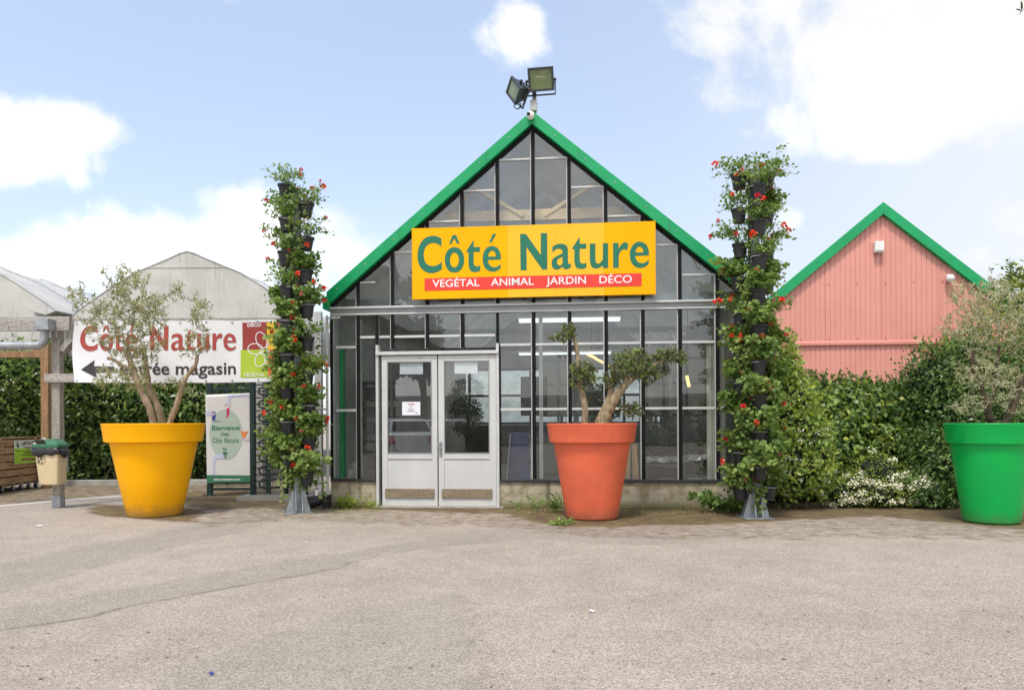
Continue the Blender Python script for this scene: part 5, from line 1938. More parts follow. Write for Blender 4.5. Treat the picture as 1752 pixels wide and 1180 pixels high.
def planter(name, label, bx, by, wrim, wbody, wbase, hrim, mat, ztop):
    """bx, by: photo pixel of the front foot; widths in photo pixels"""
    f_ = G(bx, by)
    Y = f_.y
    for _ in range(4):
        k = Y / F
        Y = f_.y + wbase * k / 2
    k = Y / F
    x = ray(bx, by)[0] * Y
    k2 = k / math.sqrt(1 + (x / Y) ** 2)          # a round thing seen off the axis looks wider
    r1, r2, r0, hr = wrim * k2 / 2, wbody * k2 / 2, wbase * k2 / 2, hrim * k
    hgt = ztop
    t = thing(name, label, 'planter', (x, Y, 0))
    prof = [(r0 - .06, 0), (r0 - .02, .006), (r0, .03), (r0 + (r2 - r0) * .5, (hgt - hr) * .5), (r2, hgt - hr)]
    MB().lathe(prof, 72).build('body', mat, t, smooth=.5)
    rb = r1 - .036
    prof = [(r2 - .03, hgt - hr + .012), (rb - .012, hgt - hr - .002), (rb, hgt - hr + .006), (rb + .004, hgt - hr + .03), (r1 - .004, hgt - .02), (r1, hgt - .008), (r1 - .006, hgt), (r1 - .045, hgt - .002), (r1 - .055, hgt - .02), (r2 - .06, hgt - .16)]
    MB().lathe(prof, 72).build('rim', mat, t, smooth=.5)
    MB().lathe([(r2 - .07, hgt - .15), (r2 - .065, hgt - .125), (.05, hgt - .10)], 40).build('soil', 'soil', t)
    if name:
        b = MB().lathe([(0, 0), (.014, 0), (.014, .006), (0, .007)], 10)
        a = R(-118)
        rr = rb + .004
        zc = hgt - hr + .05
        M = Vector((math.cos(a), math.sin(a), 0)).to_track_quat('Z', 'Y').to_matrix()
        b.v = [tuple(M @ Vector(p) + Vector((math.cos(a) * rr, math.sin(a) * rr, zc))) for p in b.v]
        b.build('drain_plug', mat, t)
    return t


pl_o = planter('giant_planter', 'giant yellow-orange plastic planter holding an olive tree, left of the flower tower', 265, 887, 180, 153, 97, 31, 'planter_orange', 1.325)
pl_c = planter('giant_planter', 'giant coral red plastic planter in front of the glass right of the doors', 1013, 892, 154.5, 132, 88, 32, 'planter_coral', 1.295)
pl_g = planter('giant_planter', 'giant bright green plastic planter at the right edge before the hedge', 1696, 900, 170, 146, 102, 34.5, 'planter_green', 1.272)


# ================================================================== TREES AND PLANTS
def branch_out(nodes, targets, step=.09, wob=.25, lift=0.0):
    """grow twigs from the nearest existing node to each target; returns list of point lists"""
    N = [np.array(p) for p in nodes]
    arr = np.array(N)
    d0 = np.min(np.linalg.norm(targets[:, None, :] - arr[None], axis=2), axis=1)
    paths = []
    for i in np.argsort(d0):
        t = targets[i]
        d = np.linalg.norm(arr - t, axis=1)
        # prefer nodes below / towards the trunk
        j = int(np.argmin(d + .35 * np.maximum(0, arr[:, 2] - t[2])))
        a = arr[j]
        L = d[j]
        if L < .03:
            continue
        m = max(2, int(L / step) + 1)
        off = rng.normal(size=3) * wob * L * .5 + np.array([0, 0, lift * L])
        pts = [a + (t - a) * s + off * math.sin(math.pi * s) * .5 + rng.normal(size=3) * .008 for s in np.linspace(0, 1, m + 1)]
        paths.append(np.array(pts))
        arr = np.vstack([arr, np.array(pts[1:])])
    return paths


def twig_leaves(paths, per=.03, L=(.045, .075), W=(.012, .018), droop=.1, tip_only=.0, shape='lance', spread=.8):
    Pt, D, Nn = [], [], []
    for p in paths:
        seg = p[1:] - p[:-1]
        ln = np.linalg.norm(seg, axis=1)
        tot = ln.sum()
        n = max(2, int(tot / per))
        cum = np.concatenate([[0], np.cumsum(ln)])
        s = rng.uniform(tip_only * tot, tot * 1.02, n)
        for v in s:
            k = min(np.searchsorted(cum, v, side='right') - 1, len(seg) - 1)
            t = seg[k] / max(ln[k], 1e-6)
            pos = p[k] + t * (v - cum[k])
            side = rng.normal(size=3)
            side -= t * side.dot(t)
            side /= max(np.linalg.norm(side), 1e-6)
            D.append(t * (1 - spread * .6) + side * spread + np.array([0, 0, .15 - droop]))
            Pt.append(pos)
            Nn.append(rng.normal(size=3) * .6 + np.array([0, 0, .8]))
    n = len(Pt)
    return leaf_arrays(np.array(Pt), np.array(D), np.array(Nn), rng.uniform(*L, n), rng.uniform(*W, n), shape)


def tubes_mesh(name, paths, r0, r1, mat, parent, n=4):
    mb = MB()
    for p in paths:
        k = len(p)
        mb.tube([tuple(q) for q in p], [r0 + (r1 - r0) * i / (k - 1) for i in range(k)], n, cap=False)
    return mb.build(name, mat, parent, smooth=3.0)


def spline(pts, k=5):
    q = [np.array(p, float) for p in pts]
    out = []
    for i in range(len(q) - 1):
        p0, p1, p2, p3 = q[max(i - 1, 0)], q[i], q[i + 1], q[min(i + 2, len(q) - 1)]
        for s in range(k):
            t = s / k
            out.append(.5 * (2 * p1 + (p2 - p0) * t + (2 * p0 - 5 * p1 + 4 * p2 - p3) * t * t + (3 * p1 - p0 - 3 * p2 + p3) * t ** 3))
    out.append(q[-1])
    return out


def olive(label, pot, trunks, crowns, bark, twig, leafs, leafL, leafW, per, wob=.3, lift=.1, twr=(.0065, .0022), knob=.07, tip=.15, spread=.8):
    Y0 = pot.location.y
    o3 = np.array([pot.location.x, Y0, pot.location.z + 1.16])
    t = thing('olive_tree', label, 'tree', tuple(o3))
    nodes = []
    tb = MB()
    for tr in trunks:
        pts = []
        for px, py, dy, r_ in tr:
            p = P(px, py, Y0 + dy)
            pts.append((p.x, p.y, p.z, r_ * (Y0 + dy) / F))
        sp = spline(pts, 6)
        loc = [s[:3] - o3 for s in sp]
        rad = [s[3] * (1 + knob * math.sin(i * 1.7 + s[0] * 9) + knob * .6 * rng.normal()) for i, s in enumerate(sp)]
        tb.tube([tuple(p) for p in loc], rad, 12)
        for i, p in enumerate(loc):
            if i > len(loc) * .45:
                nodes.append(p)
    tb.build('trunk', bark, t, smooth=3.0)
    targets, tl = [], []
    for ci, c in enumerate(crowns):
        px, py, rx, ry, dy, rz, cnt = c[:7]
        hollow = c[7] if len(c) > 7 else .45
        q = rnd_dirs(cnt) * (rng.random((cnt, 1)) ** hollow)
        for a in q:
            p = P(px + a[0] * rx, py + a[2] * ry, Y0 + dy + a[1] * rz)
            targets.append(np.array(p) - o3)
    targets = np.array(targets)
    paths = branch_out(nodes, targets, wob=wob, lift=lift)
    tubes_mesh('twigs', paths, twr[0], twr[1], twig, t)
    nl = len(leafs)
    for k, m in enumerate(leafs):
        V, Fc = twig_leaves(paths[k::nl], per, leafL, leafW, tip_only=tip, spread=spread)
        np_mesh('crown', V, [Fc], m, t)
    return t


olive('pale olive tree with three trunks and a thin feathery crown in the yellow-orange planter', pl_o,
      [[(262, 745, -.1, 6.0), (262, 722, -.12, 6.0), (254, 695, -.15, 6.0), (239, 662, -.15, 5.7), (228, 634, -.12, 5.3), (221, 612, -.1, 4.9), (215, 598, -.1, 6.0)],
       [(279, 745, .1, 6.0), (277, 722, .1, 6.0), (268, 690, .12, 5.7), (255, 662, .15, 5.7), (251, 636, .15, 4.9), (247, 610, .15, 4.3)],
       [(288, 745, 0, 5.7), (291, 722, 0, 5.3), (303, 690, .03, 4.9), (312, 660, .05, 4.6), (320, 643, .05, 3.5), (334, 625, .08, 3.3), (338, 606, .08, 2.8)],
       [(228, 634, -.12, 3.5), (210, 626, -.15, 3.2), (196, 616, -.18, 2.7), (184, 612, -.2, 3.2)],
       [(222, 612, -.1, 3.5), (234, 604, -.05, 2.8), (248, 598, .02, 2.1)]],
      [(225, 520, 52, 62, 0, .5, 190), (208, 478, 36, 30, 0, .35, 75), (258, 535, 40, 45, .1, .45, 95), (170, 545, 45, 44, -.1, .4, 90), (130, 505, 28, 26, -.1, .25, 26),
       (340, 545, 26, 50, .1, .35, 55), (302, 495, 14, 20, .05, .15, 22), (330, 590, 36, 28, .1, .35, 34), (205, 645, 60, 26, -.2, .4, 95), (240, 605, 50, 24, -.05, .4, 60), (290, 660, 50, 16, .1, .3, 20), (230, 580, 66, 36, 0, .5, 100)],
      'bark_olive', 'twig_grey', ['leaf_olive', 'leaf_olive', 'leaf_olive_yellow'], (.045, .078), (.012, .019), .0125, lift=.12)
olive('bonsai-cut olive with gnarled trunks and clipped leaf pads in the coral planter', pl_c,
      [[(1000, 740, 0, 7.1), (1000, 722, 0, 5.7), (1001, 700, 0, 5.3), (997, 675, .02, 4.9), (991, 655, .02, 4.9), (990, 630, .02, 4.3), (988, 605, .02, 3.7), (984, 585, 0, 3.4), (979, 568, -.02, 2.9)],
       [(1030, 740, .05, 9.7), (1034, 722, .05, 8.8), (1043, 700, .03, 8.4), (1056, 676, .0, 7.5), (1072, 655, 0, 6.6), (1082, 648, .0, 4.9), (1098, 638, 0, 3.9), (1112, 630, 0, 3.7), (1124, 621, 0, 3.5), (1140, 617, 0, 3.1), (1156, 612, .02, 2.2)],
       [(1022, 740, .08, 8.8), (1026, 720, .08, 7.5), (1036, 698, .1, 6.6), (1044, 675, .12, 5.7), (1048, 650, .14, 4.9), (1052, 630, .14, 3.9)],
       [(1070, 660, .0, 5.3), (1072, 645, .0, 4.4), (1066, 634, .0, 3.1)]],
      [(972, 566, 16, 15, 0, .12, 119, .55), (956, 578, 19, 9, 0, .1, 51, .55), (994, 632, 24, 16, 0, .15, 136, .55), (1004, 642, 24, 15, .05, .15, 102, .55), (990, 655, 16, 11, 0, .12, 57, .55),
       (1084, 612, 40, 17, .05, .22, 255, .55), (1080, 632, 43, 18, -.05, .22, 255, .55), (1108, 640, 36, 14, .05, .2, 102, .55), (1143, 608, 31, 13, 0, .15, 187, .55), (1164, 612, 16, 13, 0, .12, 68, .55), (1060, 640, 24, 22, .08, .2, 102, .55),
       (1082, 700, 24, 17, .1, .15, 74, .55), (1045, 650, 19, 17, .12, .12, 51, .55)],
      'bark_bonsai', 'twig_brown', ['leaf_bonsai', 'leaf_bonsai', 'leaf_shrub'], (.032, .05), (.013, .02), .0052, wob=.25, lift=.1, twr=(.006, .002), tip=.2)
olive('bushy grey olive with tangled bare twigs in the green planter', pl_g,
      [[(1703, 742, 0, 7.0), (1698, 724, 0, 7.0), (1690, 705, -.02, 6.6), (1686, 690, -.02, 5.5), (1680, 665, -.04, 3.9), (1668, 640, -.05, 3.9), (1663, 615, -.05, 4.3), (1664, 598, -.05, 3.1)],
       [(1714, 742, .03, 7.0), (1720, 722, .03, 6.6), (1732, 700, .05, 5.9), (1742, 670, .05, 5.1), (1756, 640, .05, 4.7), (1765, 610, .05, 3.9)],
       [(1690, 705, .05, 4.7), (1700, 670, .1, 3.5), (1705, 630, .12, 2.7), (1710, 590, .12, 2.0)]],
      [(1668, 540, 52, 62, -.05, .45, 200), (1712, 540, 60, 70, .1, .5, 260), (1640, 500, 26, 24, -.1, .2, 40), (1770, 560, 50, 80, .1, .5, 170), (1690, 640, 60, 45, -.05, .5, 200), (1740, 665, 50, 45, .05, .45, 150), (1620, 560, 24, 26, -.1, .25, 22), (1660, 690, 36, 20, -.15, .3, 36), (1700, 495, 50, 24, .1, .4, 60)],
      'twig_brown', 'twig_grey', ['leaf_silver', 'leaf_olive_yellow', 'leaf_silver'], (.04, .066), (.013, .02), .0175, wob=.5, lift=.0, twr=(.006, .0024), tip=.1)


# ------------------------------------------------------------------ geranium towers
def geranium(kind, seed):
    """foliage arrays of a potted geranium about the pot's mouth; kind: lush or lanky. Leans to +x (away from the pole)"""
    g = np.random.default_rng(seed)
    Pt, D, Nn, L, W = [], [], [], [], []
    stems, tips = [], []
    ns = 38 if kind == 'lush' else 26
    for i in range(ns):
        a = g.uniform(0, 2 * math.pi)
        reach = g.uniform(.07, .21) if kind == 'lush' else g.uniform(.09, .36)
        up = g.uniform(.04, .26) if kind == 'lush' else g.uniform(.06, .28)
        d = np.array([math.cos(a), math.sin(a) * 1.05, 0]) * reach + np.array([.05 if kind == 'lush' else .03, 0, 0])
        hang = g.uniform(0, .14) if g.random() < .4 and math.cos(a) < .45 else 0
        n = 7
        pts = []
        for k in range(n + 1):
            s = k / n
            pts.append(np.array([d[0] * s * .95, d[1] * s, up * math.sin(s * math.pi * .62) - hang * s ** 2.5]) + g.normal(size=3) * .006)
        pts = np.array(pts)
        stems.append(pts)
        tips.append(pts[-1])
        nl = int((17 if kind == 'lush' else 11) * (.6 + reach * 2.2))
        for _ in range(nl):
            s = g.uniform(.25, 1.0)
            k = min(int(s * n), n - 1)
            b = pts[k] + (pts[k + 1] - pts[k]) * (s * n - k)
            dr = g.normal(size=3)
            dr[2] = abs(dr[2]) * .8
            dr /= np.linalg.norm(dr)
            Pt.append(b + dr * g.uniform(.01, .045))
            D.append(dr * .6 + np.array([0, 0, -.25]) + g.normal(size=3) * .3)
            Nn.append(np.array([.35, 0, .8]) + g.normal(size=3) * .5)
            sz = g.uniform(.028, .056) if kind == 'lush' else g.uniform(.022, .045)
            L.append(sz)
            W.append(sz * g.uniform(.9, 1.2))
    for i in range(10 if kind == 'lush' else 4):      # trailing shoots at the sides and behind
        a = g.choice((-1, 1)) * R(g.uniform(80, 165))
        d = np.array([math.cos(a), math.sin(a), 0])
        out, fall = g.uniform(.12, .20), g.uniform(.10, .29)
        pts = np.array([d * (.08 + (out - .08) * math.sin(min(1, s * 1.6) * math.pi / 2)) + np.array([0, 0, .05 * math.sin(s * math.pi) - fall * s ** 1.7]) + g.normal(size=3) * .008 for s in np.linspace(0, 1, 8)])
        stems.append(pts)
        for _ in range(int(9 + fall * 30)):
            s = g.uniform(.1, 1) * 7
            k = min(int(s), 6)
            b = pts[k] + (pts[k + 1] - pts[k]) * (s - k)
            dr = unit(g.normal(size=3) + d * .4)
            Pt.append(b + dr * g.uniform(.005, .035))
            D.append(dr * .6 + np.array([0, 0, -.35]) + g.normal(size=3) * .3)
            Nn.append(d * .5 + np.array([0, 0, .6]) + g.normal(size=3) * .5)
            sz = g.uniform(.024, .048)
            L.append(sz)
            W.append(sz * g.uniform(.9, 1.2))
    V, Fc = leaf_arrays(np.array(Pt), np.array(D), np.array(Nn), np.array(L), np.array(W), 'round')
    return V, Fc, stems, tips


def flower_head(seed, r=.034):
    g = np.random.default_rng(seed)
    n = 22
    d = unit(g.normal(size=(n, 3)) + np.array([0, 0, .5]))
    V, Fc = leaf_arrays(d * r * .35, d + g.normal(size=(n, 3)) * .4, g.normal(size=(n, 3)), g.uniform(.7, 1.1, n) * r, g.uniform(.6, 1.0, n) * r, 'round')
    return V, Fc


def mesh_of(name, V, Fq, mats):
    o = np_mesh(name, V, Fq, mats)
    me = o.data
    bpy.data.objects.remove(o)
    return me


GER = []
for kind in ('lush', 'lanky'):
    for sd_ in range(5):
        V, Fc, stems, tips = geranium(kind, 100 + sd_ + (50 if kind == 'lanky' else 0))
        me = mesh_of('foliage', V, [Fc], 'leaf_geranium')
        mb = MB()
        for p in stems:
            mb.tube([tuple(q) for q in p], .0022, 3, cap=False)
        so = mb.build('stems', 'leaf_geranium')
        sm = so.data
        bpy.data.objects.remove(so)
        GER.append((kind, me, sm, tips))
HEADS = [mesh_of('flower_head', *(lambda a: (a[0], [a[1]]))(flower_head(s, r)), m) for s, r, m in ((1, .036, 'flower_red'), (2, .042, 'flower_red'), (3, .034, 'flower_scarlet'), (4, .032, 'flower_red'), (5, .026, 'flower_pink'))]
pm = MB().lathe([(.072, 0), (.076, .004), (.098, .165), (.106, .168), (.109, .172), (.111, .20), (.104, .202), (.100, .19), (.09, .15)], 28)
po_ = pm.build('pot', 'pot_black', smooth=.5)
POT = po_.data
bpy.data.objects.remove(po_)
wm = MB().tube([(.1075 * math.cos(a), .1075 * math.sin(a), .172) for a in np.linspace(0, 2 * math.pi, 29)], .0042, 6, cap=False)
wm.tube([(-.1075, .03, .172), (-.15, .03, .172)], .004, 5).tube([(-.1075, -.03, .172), (-.15, -.03, .172)], .004, 5)
wo = wm.build('pot_ring', 'wire_white', smooth=True)
RING = wo.data
bpy.data.objects.remove(wo)
sm_ = MB().lathe([(.094, .155), (.094, .16), (.02, .17)], 20)
so = sm_.build('soil', 'soil')
SOIL = so.data
bpy.data.objects.remove(so)


def child(name, me, parent, loc=(0, 0, 0), rot=(0, 0, 0), sc=1.0):
    o = bpy.data.objects.new(name, me)
    COL.objects.link(o)
    o.parent = parent
    o.location, o.rotation_euler, o.scale = loc, rot, (sc, sc, sc)
    return o


ORD = ['topmost', 'second', 'third', 'fourth', 'fifth', 'sixth', 'seventh', 'eighth', 'ninth', 'lowest']


def tower(label, bx, by, ztop, yaw, columns, where, drop):
    """columns: (angle in degrees, top z of the highest pot, spacing, count, name)"""
    p = G(bx, by)
    Yc = p.y + .2
    x = ray(bx, by)[0] * Yc
    t = thing('flower_tower', label, 'flower tower', (x, Yc, 0), R(yaw))
    mb = MB()
    w = .06
    for (x0, x1, y0, y1) in ((-w, w, -w, -w + .012), (-w, w, w - .012, w), (-.008, .008, -w + .0125, w - .0125)):
        mb.box(x0, x1, y0, y1, .012, ztop)
    mb.build('pole', 'pole_steel', t, bevel=.003)
    MB().box(-.20, .20, -.20, .20, 0, .0115).build('base_plate', 'galvanised', t, bevel=.003)
    for a in range(4):
        c, s = [(1, 0), (0, 1), (-1, 0), (0, -1)][a]
        for o in (-.045, .045):
            f = lambda r_, z_, e: (c * r_ - s * (o + e), s * r_ + c * (o + e), z_)
            MB().prism([(.0625, .012), (.17, .012), (.17, .05), (.09, .33), (.0625, .33)], lambda a_, b_: f(a_, b_, -.006), lambda a_, b_: f(a_, b_, .006)).build('gusset', 'galvanised', t)
    n = 0
    for (ang, z0, sp, cnt, cname) in columns:
        for k in range(cnt):
            n += 1
            hgt = z0 - k * sp
            a = R(ang + rng.uniform(-5, 5))
            d = Vector((math.cos(a), math.sin(a), 0))
            rr = .185 + rng.uniform(-.006, .01)
            pos = Vector((x, Yc, 0)) + d * rr
            nm = 'lowest' if k == cnt - 1 else ORD[min(k, 8)]
            lb_ = f'{nm} black pot of geraniums in the {cname} column of the flower tower {where}'
            if nm not in ('lowest', 'topmost'):
                lb_ = f'{nm} pot from the top, {cname} column of the flower tower {where}'
            h = thing('hanging_flower_pot', lb_, 'flower pot', (pos.x, pos.y, hgt - .2), a, 'geranium pots hanging on the ' + ('left' if 'doors' in where else 'right') + ' flower tower')
            sc = rng.uniform(.98, 1.06)
            child('pot', POT, h, sc=sc, rot=(rng.uniform(-.05, .05), rng.uniform(-.02, .09), 0))
            child('pot_ring', RING, h, sc=sc)
            child('soil', SOIL, h, sc=sc)
            fr = k / max(1, cnt - 1)
            lank = rng.random() > fr * 1.5 - .05
            kind, me, sm, tips = GER[(5 if lank else 0) + int(rng.integers(5))]
            rz = rng.uniform(-.9, .9)
            s2 = rng.uniform(.95, 1.15) * (1.0 if lank else 1.12) * (1 + .22 * max(0, fr - .4))
            fo = child('foliage', me, h, (0, 0, .185), (0, rng.uniform(.0, .2), rz), s2)
            child('stems', sm, fo)
            nf = int(rng.integers(2, 6))
            for q in range(nf):
                tp = Vector(tips[int(rng.integers(len(tips)))])
                tp = tp * s2
                v = Matrix.Rotation(rz, 3, 'Z') @ tp
                child('flower_head', HEADS[int(rng.integers(5))], h, (v.x, v.y, .19 + v.z + rng.uniform(.0, .05)), (rng.uniform(-.5, .5), rng.uniform(-.5, .5), rng.uniform(0, 6)), rng.uniform(.8, 1.15))
    return t


pz = lambda px, py, Y: P(px, py, Y).z
YA, YC_ = 11.16, 10.38
tower('steel flower tower stacked with black geranium pots, left of the glasshouse doors', 510, 879, pz(506, 322, YA), 22,
      [(-122, pz(493, 319, YA), 57.2 * YA / F, 9, 'front'), (-30, pz(523, 349, YA), 57.2 * YA / F, 9, 'right'), (152, pz(478, 349, YA), 57.2 * YA / F, 9, 'left')], 'by the doors', 0)
tower('steel flower tower of black geranium pots at the right end of the glass front', 1292, 888, pz(1293, 291, YC_), 2,
      [(-88, pz(1295, 325, YC_), 58.6 * YC_ / F, 9, 'front'), (172, pz(1267, 298, YC_), 59 * YC_ / F, 10, 'left'), (8, pz(1317, 300, YC_), 59 * YC_ / F, 10, 'right')], 'by the hedge', 0)


# ------------------------------------------------------------------ hedges and shrubs
def blob_leaves(blobs, dens, L, W, jit=.12, upb=.35, shape='lance', back=.35, fill=.25):
    """leaves over the outer shell of ellipsoids (cx, cy, cz, rx, ry, rz); insides hidden by neighbours are skipped"""
    Pt, D, Nn = [], [], []
    B = np.array(blobs)
    for b in blobs:
        c, r = np.array(b[:3]), np.array(b[3:6])
        area = 4 * math.pi * ((r[0] * r[1]) ** 1.6 / 3 + (r[0] * r[2]) ** 1.6 / 3 + (r[1] * r[2]) ** 1.6 / 3) ** (1 / 1.6)
        n = int(area * dens)
        d = rnd_dirs(n)
        d = d[d[:, 1] < back]
        k = 1 + rng.normal(size=(len(d), 1)) * jit - np.abs(rng.normal(size=(len(d), 1))) * fill * .5
        # lumpy surface
        lump = 1 + .17 * np.sin(d[:, :1] * 9 + c[0] * 7) * np.sin(d[:, 2:3] * 8 + c[1] * 5) + .09 * np.sin(d[:, :1] * 21 + c[2] * 9) * np.sin(d[:, 2:3] * 19 + c[0] * 3)
        p = c + d * r * k * lump
        keep = p[:, 2] > .02
        for o in B:
            if tuple(o[:3]) == tuple(b[:3]):
                continue
            keep &= (((p - o[:3]) / (o[3:6] * .78)) ** 2).sum(1) > 1
        p, d = p[keep], d[keep]
        Pt.append(p)
        D.append(d * .45 + rng.normal(size=d.shape) * .55 + np.array([0, 0, upb - .3]))
        Nn.append(d * .8 + rng.normal(size=d.shape) * .45 + np.array([0, 0, upb]))
    Pt, D, Nn = np.concatenate(Pt), np.concatenate(D), np.concatenate(Nn)
    n = len(Pt)
    return leaf_arrays(Pt, D, Nn, rng.uniform(*L, n), rng.uniform(*W, n), shape)


def core(mb, blobs, k=.72):  # dark hull under the leaves, standing in for shade in the gaps
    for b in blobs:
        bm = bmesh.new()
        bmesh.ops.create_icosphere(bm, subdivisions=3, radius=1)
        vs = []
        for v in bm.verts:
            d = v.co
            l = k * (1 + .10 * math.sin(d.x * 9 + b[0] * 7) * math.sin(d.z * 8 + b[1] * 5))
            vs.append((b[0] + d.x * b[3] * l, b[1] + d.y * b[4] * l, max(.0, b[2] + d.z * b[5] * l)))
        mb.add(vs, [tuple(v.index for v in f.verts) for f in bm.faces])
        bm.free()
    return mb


def clusters(name, blobs, n, mat, parent, r=.05, sz=.022, zr=(0, 1), per=22, front=-.2):
    """flower clusters on the surface of a shrub"""
    V_, F_ = [], []
    k = 0
    while k < n:
        b = blobs[int(rng.integers(len(blobs)))]
        d = rnd_dirs(1)[0]
        if d[1] > front:
            continue
        p = np.array(b[:3]) + d * np.array(b[3:6]) * rng.uniform(1.0, 1.08)
        if not zr[0] < p[2] < zr[1]:
            continue
        k += 1
        m = per
        q = p + rng.normal(size=(m, 3)) * np.array([r, r, r * .6]) * .6
        V, Fc = leaf_arrays(q, rnd_dirs(m), rnd_dirs(m) + np.array([0, -.6, .6]), np.full(m, sz), np.full(m, sz), 'round')
        F_.append(Fc + sum(len(v) for v in V_))
        V_.append(V)
    return np_mesh(name, np.concatenate(V_), [np.concatenate(F_)], mat, parent)


def shrub(name, label, cat, blobs, dens, L, W, mats, parent_loc, shape='lance', jit=.12, corek=.72, back=.35, flowers=None, stems=None, group=None, fill=.25):
    """blobs: world ellipsoids"""
    o = np.array(parent_loc)
    B = [(b[0] - o[0], b[1] - o[1], b[2] - o[2], *b[3:]) for b in blobs]
    t = thing(name, label, cat, parent_loc, 0, group)
    for k, m in enumerate(mats):
        V, Fc = blob_leaves(B, dens / len(mats), L, W, jit, shape=shape, back=back, fill=fill)
        np_mesh('foliage', V, [Fc], m, t)
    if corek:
        core(MB(), B, corek).build('shade_core', 'hedge_shade', t)
    if flowers:
        clusters('blossom', B, parent=t, **flowers)
    if stems:
        paths = []
        for _ in range(stems):
            b = B[int(rng.integers(len(B)))]
            a = np.array([b[0] + rng.normal() * b[3] * .2, b[1], 0])
            e = np.array(b[:3]) + rnd_dirs(1)[0] * np.array(b[3:6]) * .9
            paths.append(np.array([a + (e - a) * s + rng.normal(size=3) * .02 for s in np.linspace(0, 1, 5)]))
        tubes_mesh('stem', paths, .015, .004, 'twig_brown', t)
    return t


def sprigs(t, base, n, L, mat, h=(.15, .35), per=.02, lw=.022):
    """young shoots standing out of a hedge top: base = list of (x, y, z) in the parent's frame"""
    paths = []
    for _ in range(n):
        b = base[int(rng.integers(len(base)))]
        p = np.array(b) + rng.normal(size=3) * np.array([.15, .15, .03])
        d = unit(np.array([rng.normal() * .35, rng.normal() * .35 - .1, 1]))
        ln = rng.uniform(*h)
        paths.append(np.array([p + d * ln * s + np.array([0, 0, 0]) + rng.normal(size=3) * .008 for s in np.linspace(0, 1, 5)]))
    V, Fc = twig_leaves(paths, per, L, (lw, lw * 1.6), spread=.7)
    np_mesh('shoots', V, [Fc], mat, t)
    tubes_mesh('shoot_stems', paths, .004, .0015, 'twig_brown', t, 3)


# right: long ivy hedge in front of the pink gable
def E(px, py, Y, rx, ry, rz):
    p = P(px, py, Y)
    return (p.x, p.y, p.z, rx, ry, rz)


hb = []
for px, top_, r_ in ((1262, 650, .5), (1305, 655, .55), (1350, 650, .6), (1395, 650, .6), (1440, 652, .62), (1485, 655, .62), (1530, 652, .62), (1575, 650, .62)):
    p = P(px, top_ + 8, 13.15)
    hb.append((p.x, p.y, p.z - r_ * .72, r_, .7, r_ * .75))
    hb.append((p.x + .1, p.y - .15, .92, r_ * 1.05, .72, .62))
    hb.append((p.x - .05, p.y - .12, .34, r_ * 1.05, .78, .42))
hg = shrub('hedge', 'thick dark green ivy hedge below the pink corrugated gable', 'hedge', hb, 700, (.07, .13), (.042, .075), ['leaf_hedge', 'leaf_hedge', 'leaf_hedge', 'leaf_hedge_dark', 'leaf_shrub', 'leaf_bright'], (4.9, 13.1, 0), jit=.15,
           flowers=dict(n=85, mat='flower_cream', r=.04, sz=.022, zr=(.1, 1.95), per=9))
sprigs(hg, [(b[0] - 4.9, b[1] - 13.1 - .2, b[2] + b[5] * .8) for b in hb[::3]], 230, (.04, .065), 'leaf_tree', (.12, .34))
# light shrub right behind the tower
sb = [E(1352, 690, 11.6, .42, .4, .45), E(1335, 625, 11.7, .30, .32, .34), E(1368, 745, 11.5, .45, .42, .42), E(1358, 800, 11.35, .46, .4, .42), E(1325, 775, 11.6, .4, .4, .5), E(1392, 790, 11.5, .3, .35, .5), E(1310, 690, 11.9, .4, .3, .5)]
lt = shrub('dogwood_shrub', 'bright yellow-green shrub with small cream flower heads right of the flower tower by the hedge', 'shrub', sb, 700, (.06, .10), (.035, .055), ['leaf_bright', 'leaf_shrub'], (sb[0][0], sb[0][1], 0), jit=.16,
           flowers=dict(n=42, mat='flower_cream', r=.04, sz=.018, zr=(.15, 1.3), per=18), corek=.68, fill=.4, stems=8)
sprigs(lt, [(b[0] - sb[0][0], b[1] - sb[0][1], b[2] + b[5] * .7) for b in sb[:3]], 46, (.05, .08), 'leaf_bright', (.2, .45), lw=.026)
# white flowering shrub at the hedge's foot
wb_ = [E(1500, 812, 11.75, .38, .32, .36), E(1470, 835, 11.65, .34, .3, .26), E(1435, 842, 11.6, .28, .26, .22), E(1540, 838, 11.6, .34, .3, .26), E(1575, 842, 11.5, .25, .25, .24), E(1505, 845, 11.45, .3, .25, .2)]
shrub('white_flowering_shrub', 'low shrub covered in creamy white flower clusters at the foot of the hedge', 'shrub', wb_, 900, (.04, .065), (.014, .022), ['leaf_shrub', 'leaf_bright'], (wb_[0][0], wb_[0][1], 0), jit=.18,
      flowers=dict(n=74, mat='flower_cream', r=.062, sz=.028, zr=(.05, 1.3), per=26), fill=.4)
# dark tall bush behind the green planter
db = [E(1600, 660, 12.4, .55, .5, .62), E(1630, 720, 12.2, .6, .55, .6), E(1610, 790, 11.9, .5, .5, .55), E(1640, 800, 11.6, .6, .5, .6), E(1690, 690, 12.4, .7, .5, .9), E(1750, 690, 12.4, .8, .5, 1.0), E(1700, 800, 11.9, .8, .5, .6), E(1650, 620, 12.6, .45, .45, .5), E(1595, 845, 11.4, .35, .3, .22)]
dk = shrub('laurel_bush', 'tall dark green bush behind the green planter', 'bush', db, 1150, (.055, .09), (.03, .046), ['leaf_hedge', 'leaf_hedge_dark'], (db[1][0], db[1][1], 0), jit=.14)
sprigs(dk, [(b[0] - db[1][0], b[1] - db[1][1] - .2, b[2] + b[5] * .8) for b in (db[0], db[1], db[7])], 40, (.05, .07), 'leaf_shrub', (.2, .4))


